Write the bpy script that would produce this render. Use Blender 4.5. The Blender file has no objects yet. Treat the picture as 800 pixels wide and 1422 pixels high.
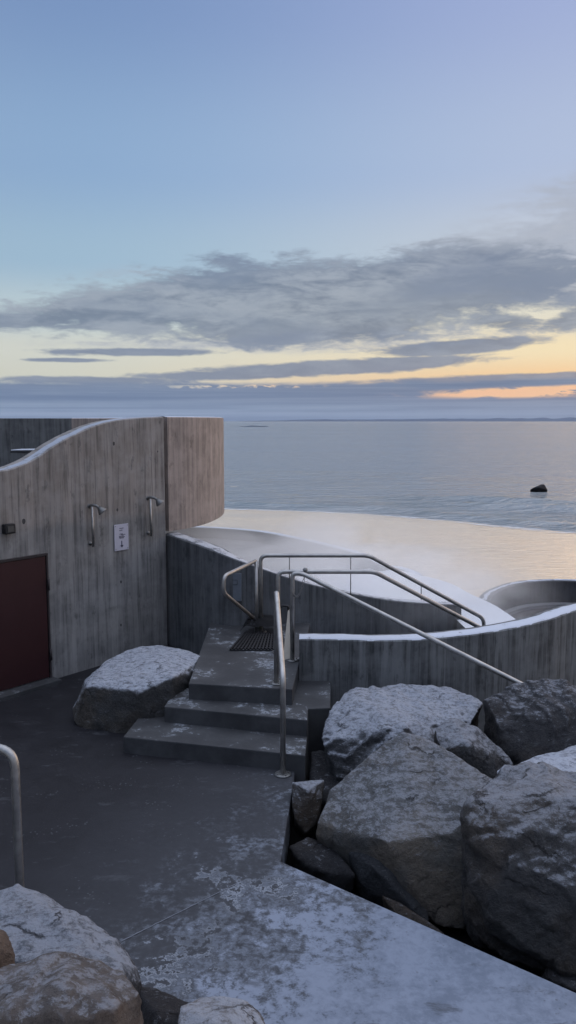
import bpy, bmesh, math, random
import numpy as np
from mathutils import Vector, noise, Matrix

random.seed(7)
S = bpy.context.scene
COL = S.collection
R = math.radians

# ------------------------------------------------------------------ camera
F = 1116.0                      # focal length in photo pixels (photo 800 x 1422)
H = 3.2                         # eye height above the lower paving
TH = math.atan(126.0 / F)       # pitch down
CT, ST = math.cos(TH), math.sin(TH)
cam_d = bpy.data.cameras.new('camera')
cam = bpy.data.objects.new('camera', cam_d)
COL.objects.link(cam)
cam.location = (0, 0, H)
cam.rotation_euler = (R(90) - TH, 0, 0)
cam_d.sensor_fit = 'VERTICAL'
cam_d.sensor_height = 36.0
cam_d.sensor_width = 24.0
cam_d.lens = F / 1422.0 * 36.0
cam_d.clip_start = 0.05
cam_d.clip_end = 60000
S.camera = cam
CAM = Vector((0, 0, H))

def ray(px, py):
    u = (px - 400.0) / F
    v = (711.0 - py) / F
    return Vector((u, CT + ST * v, -ST + CT * v))
def G(px, py, z=0.0):           # point on the level z
    d = ray(px, py)
    return CAM + d * ((z - H) / d.z)
def Q(px, py, Y):               # point at distance Y
    d = ray(px, py)
    return CAM + d * (Y / d.y)

# ------------------------------------------------------------------ world
SUN_AZ, SUN_EL = R(48), R(4)
w = bpy.data.worlds.new('World')
S.world = w
w.use_nodes = True
w.cycles.sampling_method = 'NONE'
nt = w.node_tree
nt.nodes.clear()
def lin(c):
    return tuple(((x / 255) / 12.92 if x / 255 <= 0.04045 else ((x / 255 + 0.055) / 1.055) ** 2.4) for x in c)

class NB:
    """small helper for node trees"""
    def __init__(s, tree): s.t = tree
    def n(s, typ, **kw):
        o = s.t.nodes.new(typ)
        for k, v in kw.items(): setattr(o, k, v)
        return o
    def set(s, sock, v):
        if isinstance(v, bpy.types.NodeSocket): s.t.links.new(v, sock)
        else: sock.default_value = v
    def m(s, op, a, b=0.0, c=None, clamp=False):
        o = s.n('ShaderNodeMath', operation=op, use_clamp=clamp)
        s.set(o.inputs[0], a); s.set(o.inputs[1], b)
        if c is not None: s.set(o.inputs[2], c)
        return o.outputs[0]
    def ss(s, x, a, b):
        o = s.n('ShaderNodeMapRange', interpolation_type='SMOOTHSTEP')
        s.set(o.inputs['Value'], x); s.set(o.inputs['From Min'], a); s.set(o.inputs['From Max'], b)
        return o.outputs[0]
    def comb(s, x, y, z=0.0):
        o = s.n('ShaderNodeCombineXYZ')
        s.set(o.inputs[0], x); s.set(o.inputs[1], y); s.set(o.inputs[2], z)
        return o.outputs[0]
    def noise(s, vec, scale, detail=4, rough=0.55, dist=0.0, dims='3D'):
        o = s.n('ShaderNodeTexNoise', noise_dimensions=dims)
        if vec is not None: s.set(o.inputs['Vector'], vec)
        o.inputs['Scale'].default_value = scale
        o.inputs['Detail'].default_value = detail
        o.inputs['Roughness'].default_value = rough
        o.inputs['Distortion'].default_value = dist
        return o.outputs['Fac']
    def mix(s, f, a, b, blend='MIX'):
        o = s.n('ShaderNodeMix', data_type='RGBA', blend_type=blend)
        s.set(o.inputs[0], f)
        for i, v in ((6, a), (7, b)):
            if isinstance(v, (tuple, list)) and len(v) == 3: v = (*v, 1)
            s.set(o.inputs[i], v)
        return o.outputs[2]
    def ramp(s, f, stops, interp='EASE'):
        o = s.n('ShaderNodeValToRGB')
        o.color_ramp.interpolation = interp
        e = o.color_ramp.elements
        while len(e) > 1: e.remove(e[0])
        e[0].position = stops[0][0]; e[0].color = (*stops[0][1], 1)
        for p, c in stops[1:]:
            k = e.new(p); k.color = (*c, 1)
        s.set(o.inputs[0], f)
        return o.outputs[0]
    def map(s, vec, scale=(1, 1, 1), loc=(0, 0, 0), rot=(0, 0, 0)):
        o = s.n('ShaderNodeMapping')
        s.set(o.inputs[0], vec)
        o.inputs['Scale'].default_value = scale
        o.inputs['Location'].default_value = loc
        o.inputs['Rotation'].default_value = rot
        return o.outputs[0]

b = NB(nt)
tc = b.n('ShaderNodeTexCoord')
sp = b.n('ShaderNodeSeparateXYZ'); b.set(sp.inputs[0], tc.outputs['Generated'])
X, Y, Z = sp.outputs
az = b.m('ARCTAN2', X, Y)                                  # 0 straight out to sea, + to the right
hz = b.m('SQRT', b.m('ADD', b.m('MULTIPLY', X, X), b.m('MULTIPLY', Y, Y)))
el = b.m('DIVIDE', Z, b.m('MAXIMUM', hz, 0.02))            # tan of the elevation
el0 = b.m('MAXIMUM', el, 0.0)
r = b.m('DIVIDE', el0, 1.0, clamp=True)
left = b.ramp(r, [(0.0, lin((120, 142, 172))), (0.03, lin((150, 168, 190))), (0.052, lin((212, 212, 196))),
                  (0.085, lin((214, 216, 204))), (0.125, lin((190, 207, 212))), (0.19, lin((158, 188, 210))),
                  (0.30, lin((140, 172, 208))), (0.50, lin((118, 147, 192))), (0.75, lin((158, 172, 198))), (1.0, lin((182, 190, 206)))])
right = b.ramp(r, [(0.0, lin((150, 152, 170))), (0.025, lin((238, 188, 140))), (0.045, lin((246, 200, 146))),
                   (0.085, lin((244, 224, 184))), (0.13, lin((226, 220, 202))), (0.20, lin((196, 202, 214))),
                   (0.30, lin((176, 190, 218))), (0.50, lin((160, 174, 214))), (0.75, lin((172, 182, 206))), (1.0, lin((186, 192, 206)))])
warm = b.ss(az, -0.30, 0.42)
clear = b.mix(warm, left, right)
# glow round the place where the sun will rise, fading behind the viewer
away = b.ss(b.m('ABSOLUTE', b.m('SUBTRACT', az, 0.9)), 0.7, 2.4)
clear = b.mix(b.m('MULTIPLY', away, 0.6), clear, lin((134, 146, 172)))
# cloud coordinates
w1 = b.noise(b.comb(b.m('MULTIPLY', az, 5.0), b.m('MULTIPLY', el, 16.0), 3.1), 1.0, 6, 0.58)
w2 = b.noise(b.comb(b.m('MULTIPLY', az, 14.0), b.m('MULTIPLY', el, 55.0), 7.7), 1.0, 7, 0.62, 0.5)
w3 = b.noise(b.comb(b.m('MULTIPLY', az, 40.0), b.m('MULTIPLY', el, 120.0), 1.7), 1.0, 6, 0.6, 0.4)
nz = b.m('ADD', b.m('MULTIPLY', b.m('SUBTRACT', w1, 0.5), 1.4), b.m('ADD', b.m('MULTIPLY', b.m('SUBTRACT', w2, 0.5), 1.8),
         b.m('MULTIPLY', b.m('SUBTRACT', w3, 0.5), 1.0)))
def px2(px, py):
    d = ray(px, py)
    return math.atan2(d.x, d.y), d.z / math.hypot(d.x, d.y)
def blob(px, py, wpx, hpx, tilt_px=0.0, gain=1.0, flat=0.0):
    """elongated bump of cloud; tilt_px = rise in pixels over one half width"""
    a0, e0 = px2(px, py)
    wa = wpx / F; he = hpx / F; k = tilt_px / wpx
    da = b.m('SUBTRACT', az, a0)
    de = b.m('SUBTRACT', b.m('SUBTRACT', el, e0), b.m('MULTIPLY', da, k))
    qa = b.m('DIVIDE', da, wa); qe = b.m('DIVIDE', de, he)
    d2 = b.m('ADD', b.m('MULTIPLY', qa, qa), b.m('MULTIPLY', qe, qe))
    return b.m('MULTIPLY', b.m('EXPONENT', b.m('MULTIPLY', d2, -1.0)), gain)
def cover(blobs, thr, soft, namp):
    f = blobs[0]
    for q in blobs[1:]: f = b.m('MAXIMUM', f, q)
    # noise only matters where there is some cloud field
    g = b.m('ADD', f, b.m('MULTIPLY', nz, b.m('MULTIPLY', namp, b.ss(f, 0.02, 0.35))))
    return b.ss(g, thr - soft, thr + soft)
big = cover([blob(450, 412, 340, 50, 16, 1.5), blob(220, 430, 210, 28, 15, 1.45), blob(600, 388, 160, 48, 12, 1.25),
             blob(60, 444, 140, 12, 8, 1.15), blob(430, 452, 250, 28, 0, 1.2), blob(700, 448, 70, 16, -3, 0.95),
             blob(800, 442, 60, 16, 12, 0.95), blob(1100, 400, 180, 30, 0, 0.9), blob(520, 468, 190, 12, 4, 0.8)], 0.52, 0.24, 0.80)
veil = cover([blob(740, 345, 150, 44, 24, 0.95), blob(780, 395, 120, 22, 0, 0.8), blob(650, 335, 90, 18, 10, 0.6), blob(880, 300, 160, 60, 10, 0.9),
              blob(540, 470, 210, 18, 6, 0.8), blob(160, 378, 60, 10, 0, 0.5), blob(300, 478, 210, 10, 4, 0.6)], 0.42, 0.36, 0.75)
streak = cover([blob(470, 510, 250, 12, 12, 1.0), blob(640, 481, 130, 12, 7, 1.1), blob(180, 489, 150, 7, 2, 0.85), blob(330, 521, 180, 9, 4, 0.9),
                blob(90, 500, 90, 4, 1, 0.7), blob(780, 525, 300, 10, 8, 1.05), blob(120, 528, 200, 7, 1, 0.8), blob(1100, 500, 200, 12, 0, 1)], 0.50, 0.16, 0.42)
# low bank over the horizon
top_e = px2(400, 533)[1]
edge = b.m('ADD', b.m('ADD', top_e, b.m('MULTIPLY', az, 0.006)), b.m('MULTIPLY', b.m('SUBTRACT', w2, 0.5), 0.014))
bank = b.m('SUBTRACT', 1.0, b.ss(el, b.m('SUBTRACT', edge, 0.002), b.m('ADD', edge, 0.005)))
slot = b.m('MULTIPLY', blob(770, 543, 150, 6.5, 3, 1.0), b.ss(b.m('ADD', w2, b.m('MULTIPLY', w3, 0.5)), 0.55, 0.85))
slot2 = b.m('MULTIPLY', blob(330, 537, 130, 3.6, 1, 0.8), b.ss(w3, 0.42, 0.60))
slotm = b.m('ADD', b.m('MULTIPLY', b.ss(slot, 0.06, 0.45), 0.95), b.ss(slot2, 0.2, 0.7), clamp=True)
bank = b.m('MULTIPLY', bank, b.m('SUBTRACT', 1.0, slotm))
cdark = b.mix(b.ss(b.m('ADD', b.m('MULTIPLY', w2, 0.7), b.m('MULTIPLY', w3, 0.3)), 0.36, 0.62), lin((98, 112, 136)), lin((152, 161, 176)))
cdark = b.mix(b.ss(w1, 0.35, 0.7), cdark, lin((116, 130, 154)))
veilc = b.mix(w2, lin((140, 152, 174)), lin((186, 190, 200)))
bankc = b.ramp(b.m('DIVIDE', el0, 0.06, clamp=True), [(0, lin((112, 132, 164))), (0.25, lin((124, 143, 172))), (0.5, lin((104, 124, 156))), (1, lin((122, 136, 160)))])
w4 = b.noise(b.comb(b.m('MULTIPLY', az, 3.0), b.m('MULTIPLY', el, 170.0), 5.0), 1.0, 5, 0.6, 0.3)
bankc = b.mix(b.m('MULTIPLY', b.ss(w4, 0.45, 0.70), 0.32), bankc, lin((150, 164, 186)))
bankc = b.mix(b.m('MULTIPLY', b.ss(w4, 0.50, 0.32), 0.4), bankc, lin((86, 106, 140)))
slotc = lin((246, 196, 156))
sky = b.mix(b.m('MULTIPLY', slotm, b.ss(az, -0.2, 0.25)), clear, slotc)
sky = b.mix(b.m('MULTIPLY', veil, 0.75), sky, veilc)
sky = b.mix(b.m('MULTIPLY', big, 0.86), sky, cdark)
sky = b.mix(b.m('MULTIPLY', streak, 0.88), sky, b.mix(0.5, cdark, lin((112, 128, 158))))
sky = b.mix(b.m('MULTIPLY', bank, 0.96), sky, bankc)
# the physical sky adds the twilight scatter
ns = b.n('ShaderNodeTexSky', sky_type='NISHITA')
ns.sun_disc = False; ns.sun_elevation = SUN_EL; ns.sun_rotation = SUN_AZ
bgs = b.n('ShaderNodeBackground'); b.set(bgs.inputs[0], sky)
b.set(bgs.inputs[1], b.m('ADD', 1.0, b.m('MULTIPLY', b.ss(el, 0.55, 1.3), 2.1)))   # extra strength added to the unseen high sky to brighten the foreground
bgn = b.n('ShaderNodeBackground'); b.set(bgn.inputs[0], ns.outputs[0]); bgn.inputs[1].default_value = 0.004
ad = b.n('ShaderNodeAddShader'); b.set(ad.inputs[0], bgs.outputs[0]); b.set(ad.inputs[1], bgn.outputs[0])
wo = b.n('ShaderNodeOutputWorld'); b.set(wo.inputs[0], ad.outputs[0])

# ------------------------------------------------------------------ sun (still behind cloud: weak, wide, warm)
sd = bpy.data.lights.new('sun', 'SUN'); sd.energy = 0.95; sd.angle = R(54); sd.color = (1.0, 0.66, 0.36)
so = bpy.data.objects.new('sun', sd); COL.objects.link(so)
dirv = Vector((math.sin(SUN_AZ) * math.cos(R(7)), math.cos(SUN_AZ) * math.cos(R(7)), math.sin(R(7))))
so.rotation_euler = dirv.to_track_quat('Z', 'Y').to_euler()
so.location = (30, 30, 20)
S.view_settings.view_transform = 'Standard'
S.view_settings.look = 'None'
S.view_settings.gamma = 1
S.view_settings.exposure = 0.0

# ------------------------------------------------------------------ helpers
def tag(o, label=None, cat=None, group=None, kind=None):
    if label: o['label'] = label
    if cat: o['category'] = cat
    if group: o['group'] = group
    if kind: o['kind'] = kind
    return o
def empty(name, loc, label, cat, group=None):
    o = bpy.data.objects.new(name, None); COL.objects.link(o)
    o.location = loc
    o.empty_display_size = 0.2
    return tag(o, label, cat, group)
def mesh_obj(name, me, mat=None, parent=None):
    o = bpy.data.objects.new(name, me); COL.objects.link(o)
    if mat is not None:
        for m_ in (mat if isinstance(mat, (list, tuple)) else [mat]): me.materials.append(m_)
    if parent is not None:
        o.parent = parent
        o.matrix_parent_inverse = Matrix.Translation(-parent.location)
    return o
def from_bm(name, bm, mat=None, parent=None, smooth=False):
    bmesh.ops.recalc_face_normals(bm, faces=bm.faces)
    me = bpy.data.meshes.new(name); bm.to_mesh(me); bm.free()
    if smooth:
        for p in me.polygons: p.use_smooth = True
    return mesh_obj(name, me, mat, parent)
def catmull(pts, n=8):
    P = [np.array(p, float) for p in pts]
    P = [2 * P[0] - P[1]] + P + [2 * P[-1] - P[-2]]
    out = []
    for i in range(1, len(P) - 2):
        for k in range(n):
            t = k / n
            a, b_, c, d = P[i - 1:i + 3]
            out.append(0.5 * ((2 * b_) + (-a + c) * t + (2 * a - 5 * b_ + 4 * c - d) * t * t + (-a + 3 * b_ - 3 * c + d) * t ** 3))
    out.append(P[-2])
    return out
def wall(name, path, th, mat, parent=None, ch=0.012, n=8, u0=0.0):
    """path rows: x, y, ztop, zbot ; thickness to the left of the travel direction; UV = metres along / height"""
    P = catmull(path, n) if n else [np.array(p, float) for p in path]
    N = len(P); rows = []; u = u0; us = []
    for i in range(N):
        a = P[max(0, i - 1)]; c = P[min(N - 1, i + 1)]
        t = (c - a)[:2]; t = t / np.linalg.norm(t)
        nrm = np.array((-t[1], t[0]))
        if i: u += np.linalg.norm((P[i] - P[i - 1])[:2])
        us.append(u)
        x, y, zt, zb = P[i]
        f = np.array((x, y)); bk = f + nrm * th; f2 = f + nrm * ch; b2 = bk - nrm * ch
        rows.append([(f[0], f[1], zb), (f[0], f[1], zt - ch), (f2[0], f2[1], zt), (b2[0], b2[1], zt), (bk[0], bk[1], zt - ch), (bk[0], bk[1], zb)])
    bm = bmesh.new(); uv = bm.loops.layers.uv.new('UVMap')
    V = [[bm.verts.new(p) for p in row] for row in rows]
    vv = [0.0, 0, 0, 0, 0, 0]
    for i in range(N - 1):
        for k in range(6):
            k2 = (k + 1) % 6
            f = bm.faces.new((V[i][k], V[i + 1][k], V[i + 1][k2], V[i][k2]))
            for lp, (ii, kk) in zip(f.loops, ((i, k), (i + 1, k), (i + 1, k2), (i, k2))):
                off = 0.0 if kk <= 2 else (th if kk == 3 else th + 0.02)
                lp[uv].uv = (us[ii] + (0 if k != 5 else 0), rows[ii][kk][2] - off if k == 2 else rows[ii][kk][2])
    for i in (0, N - 1):
        f = bm.faces.new(V[i])
        for lp, kk in zip(f.loops, range(6)):
            lp[uv].uv = (us[i] + (0 if kk <= 2 else th), rows[i][kk][2])
    return from_bm(name, bm, mat, parent), P, us
def cap(name, P, th, mat, parent, hgt=0.014, inset=0.01, rough=0.012, seed=0, inset2=0.0):
    """layer of frost lying on a wall top, with an uneven edge"""
    # resample finely
    Q_ = [P[0]]
    for a, c in zip(P[:-1], P[1:]):
        L = np.linalg.norm((c - a)[:2]); k = max(1, int(L / 0.04))
        for j in range(1, k + 1): Q_.append(a + (c - a) * j / k)
    P = Q_; N = len(P); bm = bmesh.new(); V = []
    for i in range(N):
        a = P[max(0, i - 1)]; c = P[min(N - 1, i + 1)]
        t = (c - a)[:2]; t /= np.linalg.norm(t); nrm = np.array((-t[1], t[0]))
        n1 = noise.noise(Vector((P[i][0] * 6, P[i][1] * 6, seed))); n2 = noise.noise(Vector((P[i][0] * 6, P[i][1] * 6, seed + 9)))
        a0 = inset + rough * (n1 + 0.6); a1 = th - inset - inset2 - rough * (n2 + 0.6)
        row = []
        for s_, h_ in ((0, -0.004), (0.06, 0.6), (0.2, 0.95), (0.5, 1.0), (0.8, 0.95), (0.94, 0.6), (1, -0.004)):
            q = P[i][:2] + nrm * (a0 + (a1 - a0) * s_)
            hh = hgt * h_ * (1 + 0.35 * noise.noise(Vector((q[0] * 9, q[1] * 9, seed + 3)))) if h_ > 0 else -0.004
            row.append(bm.verts.new((q[0], q[1], P[i][2] + hh)))
        V.append(row)
    for i in range(N - 1):
        for k in range(6): bm.faces.new((V[i][k], V[i + 1][k], V[i + 1][k + 1], V[i][k + 1]))
    return from_bm(name, bm, mat, parent, smooth=True)
def round_poly(pts, rad, seg=6):
    """round the corners of a 3D polyline"""
    P = [Vector(p) for p in pts]; out = [P[0]]
    for i in range(1, len(P) - 1):
        a, p, c = P[i - 1], P[i], P[i + 1]
        rr = min(rad, (a - p).length * 0.45, (c - p).length * 0.45)
        s_ = p + (a - p).normalized() * rr; e = p + (c - p).normalized() * rr
        for k in range(seg + 1):
            t = k / seg
            out.append(s_ * (1 - t) ** 2 + p * 2 * t * (1 - t) + e * t * t)
    out.append(P[-1]); return out
def tube(bm, pts, rad, seg=14, caps=True):
    P = [Vector(p) for p in pts]; N = len(P)
    T = [(P[min(N - 1, i + 1)] - P[max(0, i - 1)]).normalized() for i in range(N)]
    up = Vector((0, 0, 1)) if abs(T[0].z) < 0.9 else Vector((1, 0, 0))
    x = T[0].cross(up).normalized(); rings = []
    for i in range(N):
        if i: x = (T[i - 1].rotation_difference(T[i]) @ x)
        x = (x - T[i] * x.dot(T[i])).normalized(); y = T[i].cross(x)
        rr = rad[i] if isinstance(rad, (list, tuple)) else rad
        rings.append([bm.verts.new(P[i] + (x * math.cos(2 * math.pi * k / seg) + y * math.sin(2 * math.pi * k / seg)) * rr) for k in range(seg)])
    for i in range(N - 1):
        for k in range(seg):
            f = bm.faces.new((rings[i][k], rings[i][(k + 1) % seg], rings[i + 1][(k + 1) % seg], rings[i + 1][k])); f.smooth = True
    if caps:
        bm.faces.new(rings[0]); bm.faces.new(rings[-1])
def tube_obj(name, pts, rad, mat, parent=None, seg=14, bend=0.0):
    bm = bmesh.new()
    tube(bm, round_poly(pts, bend) if bend else pts, rad, seg)
    o = from_bm(name, bm, mat, parent)
    return o
def prism(bm, poly, z0, z1):
    lo = [bm.verts.new((p[0], p[1], z0)) for p in poly]; hi = [bm.verts.new((p[0], p[1], z1)) for p in poly]
    n = len(poly)
    bm.faces.new(hi); bm.faces.new(lo[::-1])
    for i in range(n): bm.faces.new((lo[i], lo[(i + 1) % n], hi[(i + 1) % n], hi[i]))
def bevel_all(bm, w_, seg=2):
    bmesh.ops.recalc_face_normals(bm, faces=bm.faces)
    bmesh.ops.bevel(bm, geom=list(bm.edges), offset=w_, segments=seg, profile=0.6, affect='EDGES')
def box(bm, c, sx, sy, sz, rz=0.0, rot=None):
    M = Matrix.Translation(c) @ (rot if rot is not None else Matrix.Rotation(rz, 4, 'Z')) @ Matrix.Diagonal((sx, sy, sz, 1))
    return bmesh.ops.create_cube(bm, size=1.0, matrix=M)

# ------------------------------------------------------------------ materials
def new_mat(name):
    m_ = bpy.data.materials.new(name); m_.use_nodes = True
    t = m_.node_tree; t.nodes.clear(); b_ = NB(t)
    p = b_.n('ShaderNodeBsdfPrincipled'); o = b_.n('ShaderNodeOutputMaterial')
    b_.set(o.inputs[0], p.outputs[0])
    return m_, b_, p
def bump(b_, p, hgt, strength, dist=0.01):
    bp = b_.n('ShaderNodeBump'); bp.inputs['Strength'].default_value = strength; bp.inputs['Distance'].default_value = dist
    b_.set(bp.inputs['Height'], hgt); b_.set(p.inputs['Normal'], bp.outputs[0])

def board_concrete(name, base, dark, plank=0.095, upper=None, upz=2.1, streak_amt=0.7, frost_top=True):
    """concrete cast against upright rough boards"""
    m_, b_, p = new_mat(name)
    uvn = b_.n('ShaderNodeUVMap'); uvn.uv_map = 'UVMap'
    s_ = b_.n('ShaderNodeSeparateXYZ'); b_.set(s_.inputs[0], uvn.outputs[0])
    u, v = s_.outputs[0], s_.outputs[1]
    uw = b_.m('ADD', u, b_.m('MULTIPLY', b_.m('SUBTRACT', b_.noise(b_.comb(b_.m('MULTIPLY', u, 1.0), b_.m('MULTIPLY', v, 0.05)), 5.0, 3), 0.5), 0.16))
    q = b_.m('DIVIDE', uw, plank)
    idx = b_.m('FLOOR', q); fr = b_.m('FRACT', q)
    wn = b_.n('ShaderNodeTexWhiteNoise', noise_dimensions='1D'); b_.set(wn.inputs['W'], idx)
    seam = b_.m('MINIMUM', fr, b_.m('SUBTRACT', 1.0, fr))
    seamw = b_.m('MULTIPLY', 0.07, wn.outputs['Value'])
    seamm = b_.m('SUBTRACT', 1.0, b_.ss(seam, 0.012, b_.m('ADD', 0.03, seamw)))
    # broad bands of boards (some runs darker)
    band = b_.noise(b_.comb(b_.m('MULTIPLY', idx, 0.37), b_.m('MULTIPLY', v, 0.25)), 1.0, 3)
    grain = b_.noise(b_.comb(b_.m('MULTIPLY', uw, 70.0), b_.m('MULTIPLY', v, 2.2), idx), 1.0, 5, 0.6)
    mott = b_.noise(b_.comb(b_.m('MULTIPLY', u, 3.0), b_.m('MULTIPLY', v, 3.0)), 1.0, 7, 0.65)
    drip = b_.noise(b_.comb(b_.m('MULTIPLY', u, 16.0), b_.m('MULTIPLY', v, 0.9), 5.0), 1.0, 6, 0.65)
    blot = b_.noise(b_.comb(b_.m('MULTIPLY', u, 7.0), b_.m('MULTIPLY', v, 3.2), 9.0), 1.0, 6, 0.7)
    c = b_.mix(b_.m('ADD', 0.18, b_.m('MULTIPLY', b_.ss(b_.m('ADD', wn.outputs['Value'], b_.m('SUBTRACT', band, 0.5)), -0.1, 1.1), 0.7)), dark, base)
    if upper is not None:
        zb = b_.m('ADD', upz, b_.m('MULTIPLY', b_.m('SUBTRACT', b_.noise(b_.comb(b_.m('MULTIPLY', idx, 1.7), 0.0), 1.0, 2), 0.5), 0.22))
        up = b_.ss(v, b_.m('SUBTRACT', zb, 0.10), b_.m('ADD', zb, 0.06))
        c2 = b_.mix(wn.outputs['Value'], tuple(x * 0.72 for x in upper), upper)
        c = b_.mix(up, c, c2)
    c = b_.mix(b_.m('MULTIPLY', b_.ss(drip, 0.49, 0.62), streak_amt), c, b_.mix(0.75, c, tuple(x * 0.35 for x in dark)))
    c = b_.mix(b_.m('MULTIPLY', b_.ss(drip, 0.48, 0.34), 0.45), c, b_.mix(0.5, c, tuple(min(1, x * 1.6) for x in base)))
    fs = b_.noise(b_.comb(b_.m('MULTIPLY', u, 48.0), b_.m('MULTIPLY', v, 1.6), 2.0), 1.0, 4, 0.6)
    c = b_.mix(b_.m('MULTIPLY', b_.ss(fs, 0.56, 0.72), 0.38), c, b_.mix(0.7, c, tuple(x * 0.35 for x in dark)))
    c = b_.mix(b_.m('MULTIPLY', b_.ss(fs, 0.45, 0.30), 0.18), c, b_.mix(0.6, c, tuple(min(1, x * 1.6) for x in base)))
    c = b_.mix(b_.m('MULTIPLY', b_.ss(blot, 0.57, 0.66), 0.6), c, tuple(x * 0.45 for x in dark))
    c = b_.mix(b_.m('MULTIPLY', b_.ss(grain, 0.35, 0.75), 0.14), c, b_.mix(0.5, c, tuple(x * 0.4 for x in dark)))
    c = b_.mix(b_.m('MULTIPLY', b_.ss(mott, 0.40, 0.62), 0.42), c, b_.mix(0.6, c, tuple(min(1, x * 1.7) for x in base)))
    wn2 = b_.n('ShaderNodeTexWhiteNoise', noise_dimensions='1D'); b_.set(wn2.inputs['W'], b_.m('ADD', idx, 31.7))
    sbr = b_.ss(b_.noise(b_.comb(b_.m('MULTIPLY', idx, 3.3), b_.m('MULTIPLY', v, 1.3)), 1.0, 3), 0.35, 0.65)
    seamm = b_.m('MULTIPLY', seamm, b_.m('MULTIPLY', sbr, b_.m('POWER', wn2.outputs['Value'], 1.6)))
    c = b_.mix(b_.m('MULTIPLY', seamm, 0.85), c, tuple(x * 0.30 for x in dark))
    b_.set(p.inputs['Base Color'], c)
    b_.set(p.inputs['Roughness'], b_.m('ADD', 0.7, b_.m('MULTIPLY', mott, 0.25)))
    p.inputs['Specular IOR Level'].default_value = 0.3
    h = b_.m('ADD', b_.m('MULTIPLY', wn.outputs['Value'], 0.35), b_.m('ADD', b_.m('MULTIPLY', grain, 0.15), b_.m('MULTIPLY', seamm, -0.9)))
    h = b_.m('ADD', h, b_.m('MULTIPLY', blot, 0.2))
    bump(b_, p, h, 0.75, 0.012)
    return m_

def frost_mat(name, col=(0.62, 0.66, 0.74), under=(0.16, 0.16, 0.17), cov=0.36):
    m_, b_, p = new_mat(name)
    g = b_.n('ShaderNodeNewGeometry').outputs['Position']
    n1 = b_.noise(g, 5.0, 6, 0.65); n2 = b_.noise(g, 60.0, 4, 0.6)
    f = b_.ss(b_.m('ADD', n1, b_.m('MULTIPLY', b_.m('SUBTRACT', n2, 0.5), 0.35)), cov - 0.10, cov + 0.06)
    c = b_.mix(f, under, b_.mix(n2, tuple(x * 0.86 for x in col), col))
    b_.set(p.inputs['Base Color'], c); p.inputs['Roughness'].default_value = 0.75
    bump(b_, p, b_.m('ADD', n2, n1), 0.5, 0.01)
    return m_

MW1 = board_concrete('board_concrete_brown', (0.222, 0.218, 0.216), (0.134, 0.133, 0.136), upper=(0.268, 0.240, 0.222), upz=1.95)
MW1E = board_concrete('board_concrete_tan', (0.310, 0.256, 0.228), (0.215, 0.178, 0.160), plank=0.05, streak_amt=0.45)
MW2 = board_concrete('board_concrete_slate', (0.105, 0.110, 0.118), (0.055, 0.058, 0.065))
MW3 = board_concrete('board_concrete_wet', (0.150, 0.155, 0.160), (0.060, 0.063, 0.068), plank=0.11, streak_amt=0.9)
MW4 = board_concrete('board_concrete_dark', (0.060, 0.060, 0.067), (0.032, 0.034, 0.040), plank=0.25)
MW5 = board_concrete('board_concrete_grey', (0.125, 0.128, 0.130), (0.07, 0.073, 0.078))
FROST = frost_mat('frost_white', (0.52, 0.55, 0.62))
FROST1 = frost_mat('frost_dull', (0.32, 0.35, 0.41), (0.17, 0.17, 0.18), 0.40)
SNOW = frost_mat('snow_smooth', (0.62, 0.63, 0.66), (0.35, 0.35, 0.36), 0.22)

def smooth_concrete(name, base, dark, frost=0.0, wet=0.0):
    m_, b_, p = new_mat(name)
    ge = b_.n('ShaderNodeNewGeometry'); g = ge.outputs['Position']
    n1 = b_.noise(g, 2.2, 7, 0.65); n2 = b_.noise(g, 30.0, 5, 0.6); n3 = b_.noise(g, 9.0, 6, 0.7, 0.6)
    c = b_.mix(b_.ss(n1, 0.35, 0.65), dark, base)
    c = b_.mix(b_.m('MULTIPLY', n2, 0.4), c, b_.mix(0.5, c, tuple(x * 0.4 for x in dark)))
    sn = b_.n('ShaderNodeSeparateXYZ'); b_.set(sn.inputs[0], ge.outputs['Normal'])
    if frost:
        ff = b_.m('MULTIPLY', b_.ss(b_.m('ADD', n3, b_.m('MULTIPLY', b_.m('SUBTRACT', n1, 0.5), 1.2)), 0.60 - frost * 0.2, 0.70 - frost * 0.15), b_.ss(sn.outputs[2], 0.6, 0.95))
        ff = b_.m('MULTIPLY', ff, b_.ss(n2, 0.38, 0.6))
        c = b_.mix(b_.m('MULTIPLY', ff, 0.55), c, (0.34, 0.37, 0.42))
    b_.set(p.inputs['Base Color'], c)
    b_.set(p.inputs['Roughness'], b_.m('ADD', 0.62 - 0.3 * wet, b_.m('MULTIPLY', n1, 0.25)))
    bump(b_, p, b_.m('ADD', n2, n3), 0.25, 0.01)
    return m_
MSTEP = smooth_concrete('step_concrete', (0.050, 0.052, 0.057), (0.022, 0.023, 0.027), frost=0.12)
MDECK = smooth_concrete('deck_concrete', (0.2, 0.2, 0.2), (0.12, 0.12, 0.12))

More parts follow.
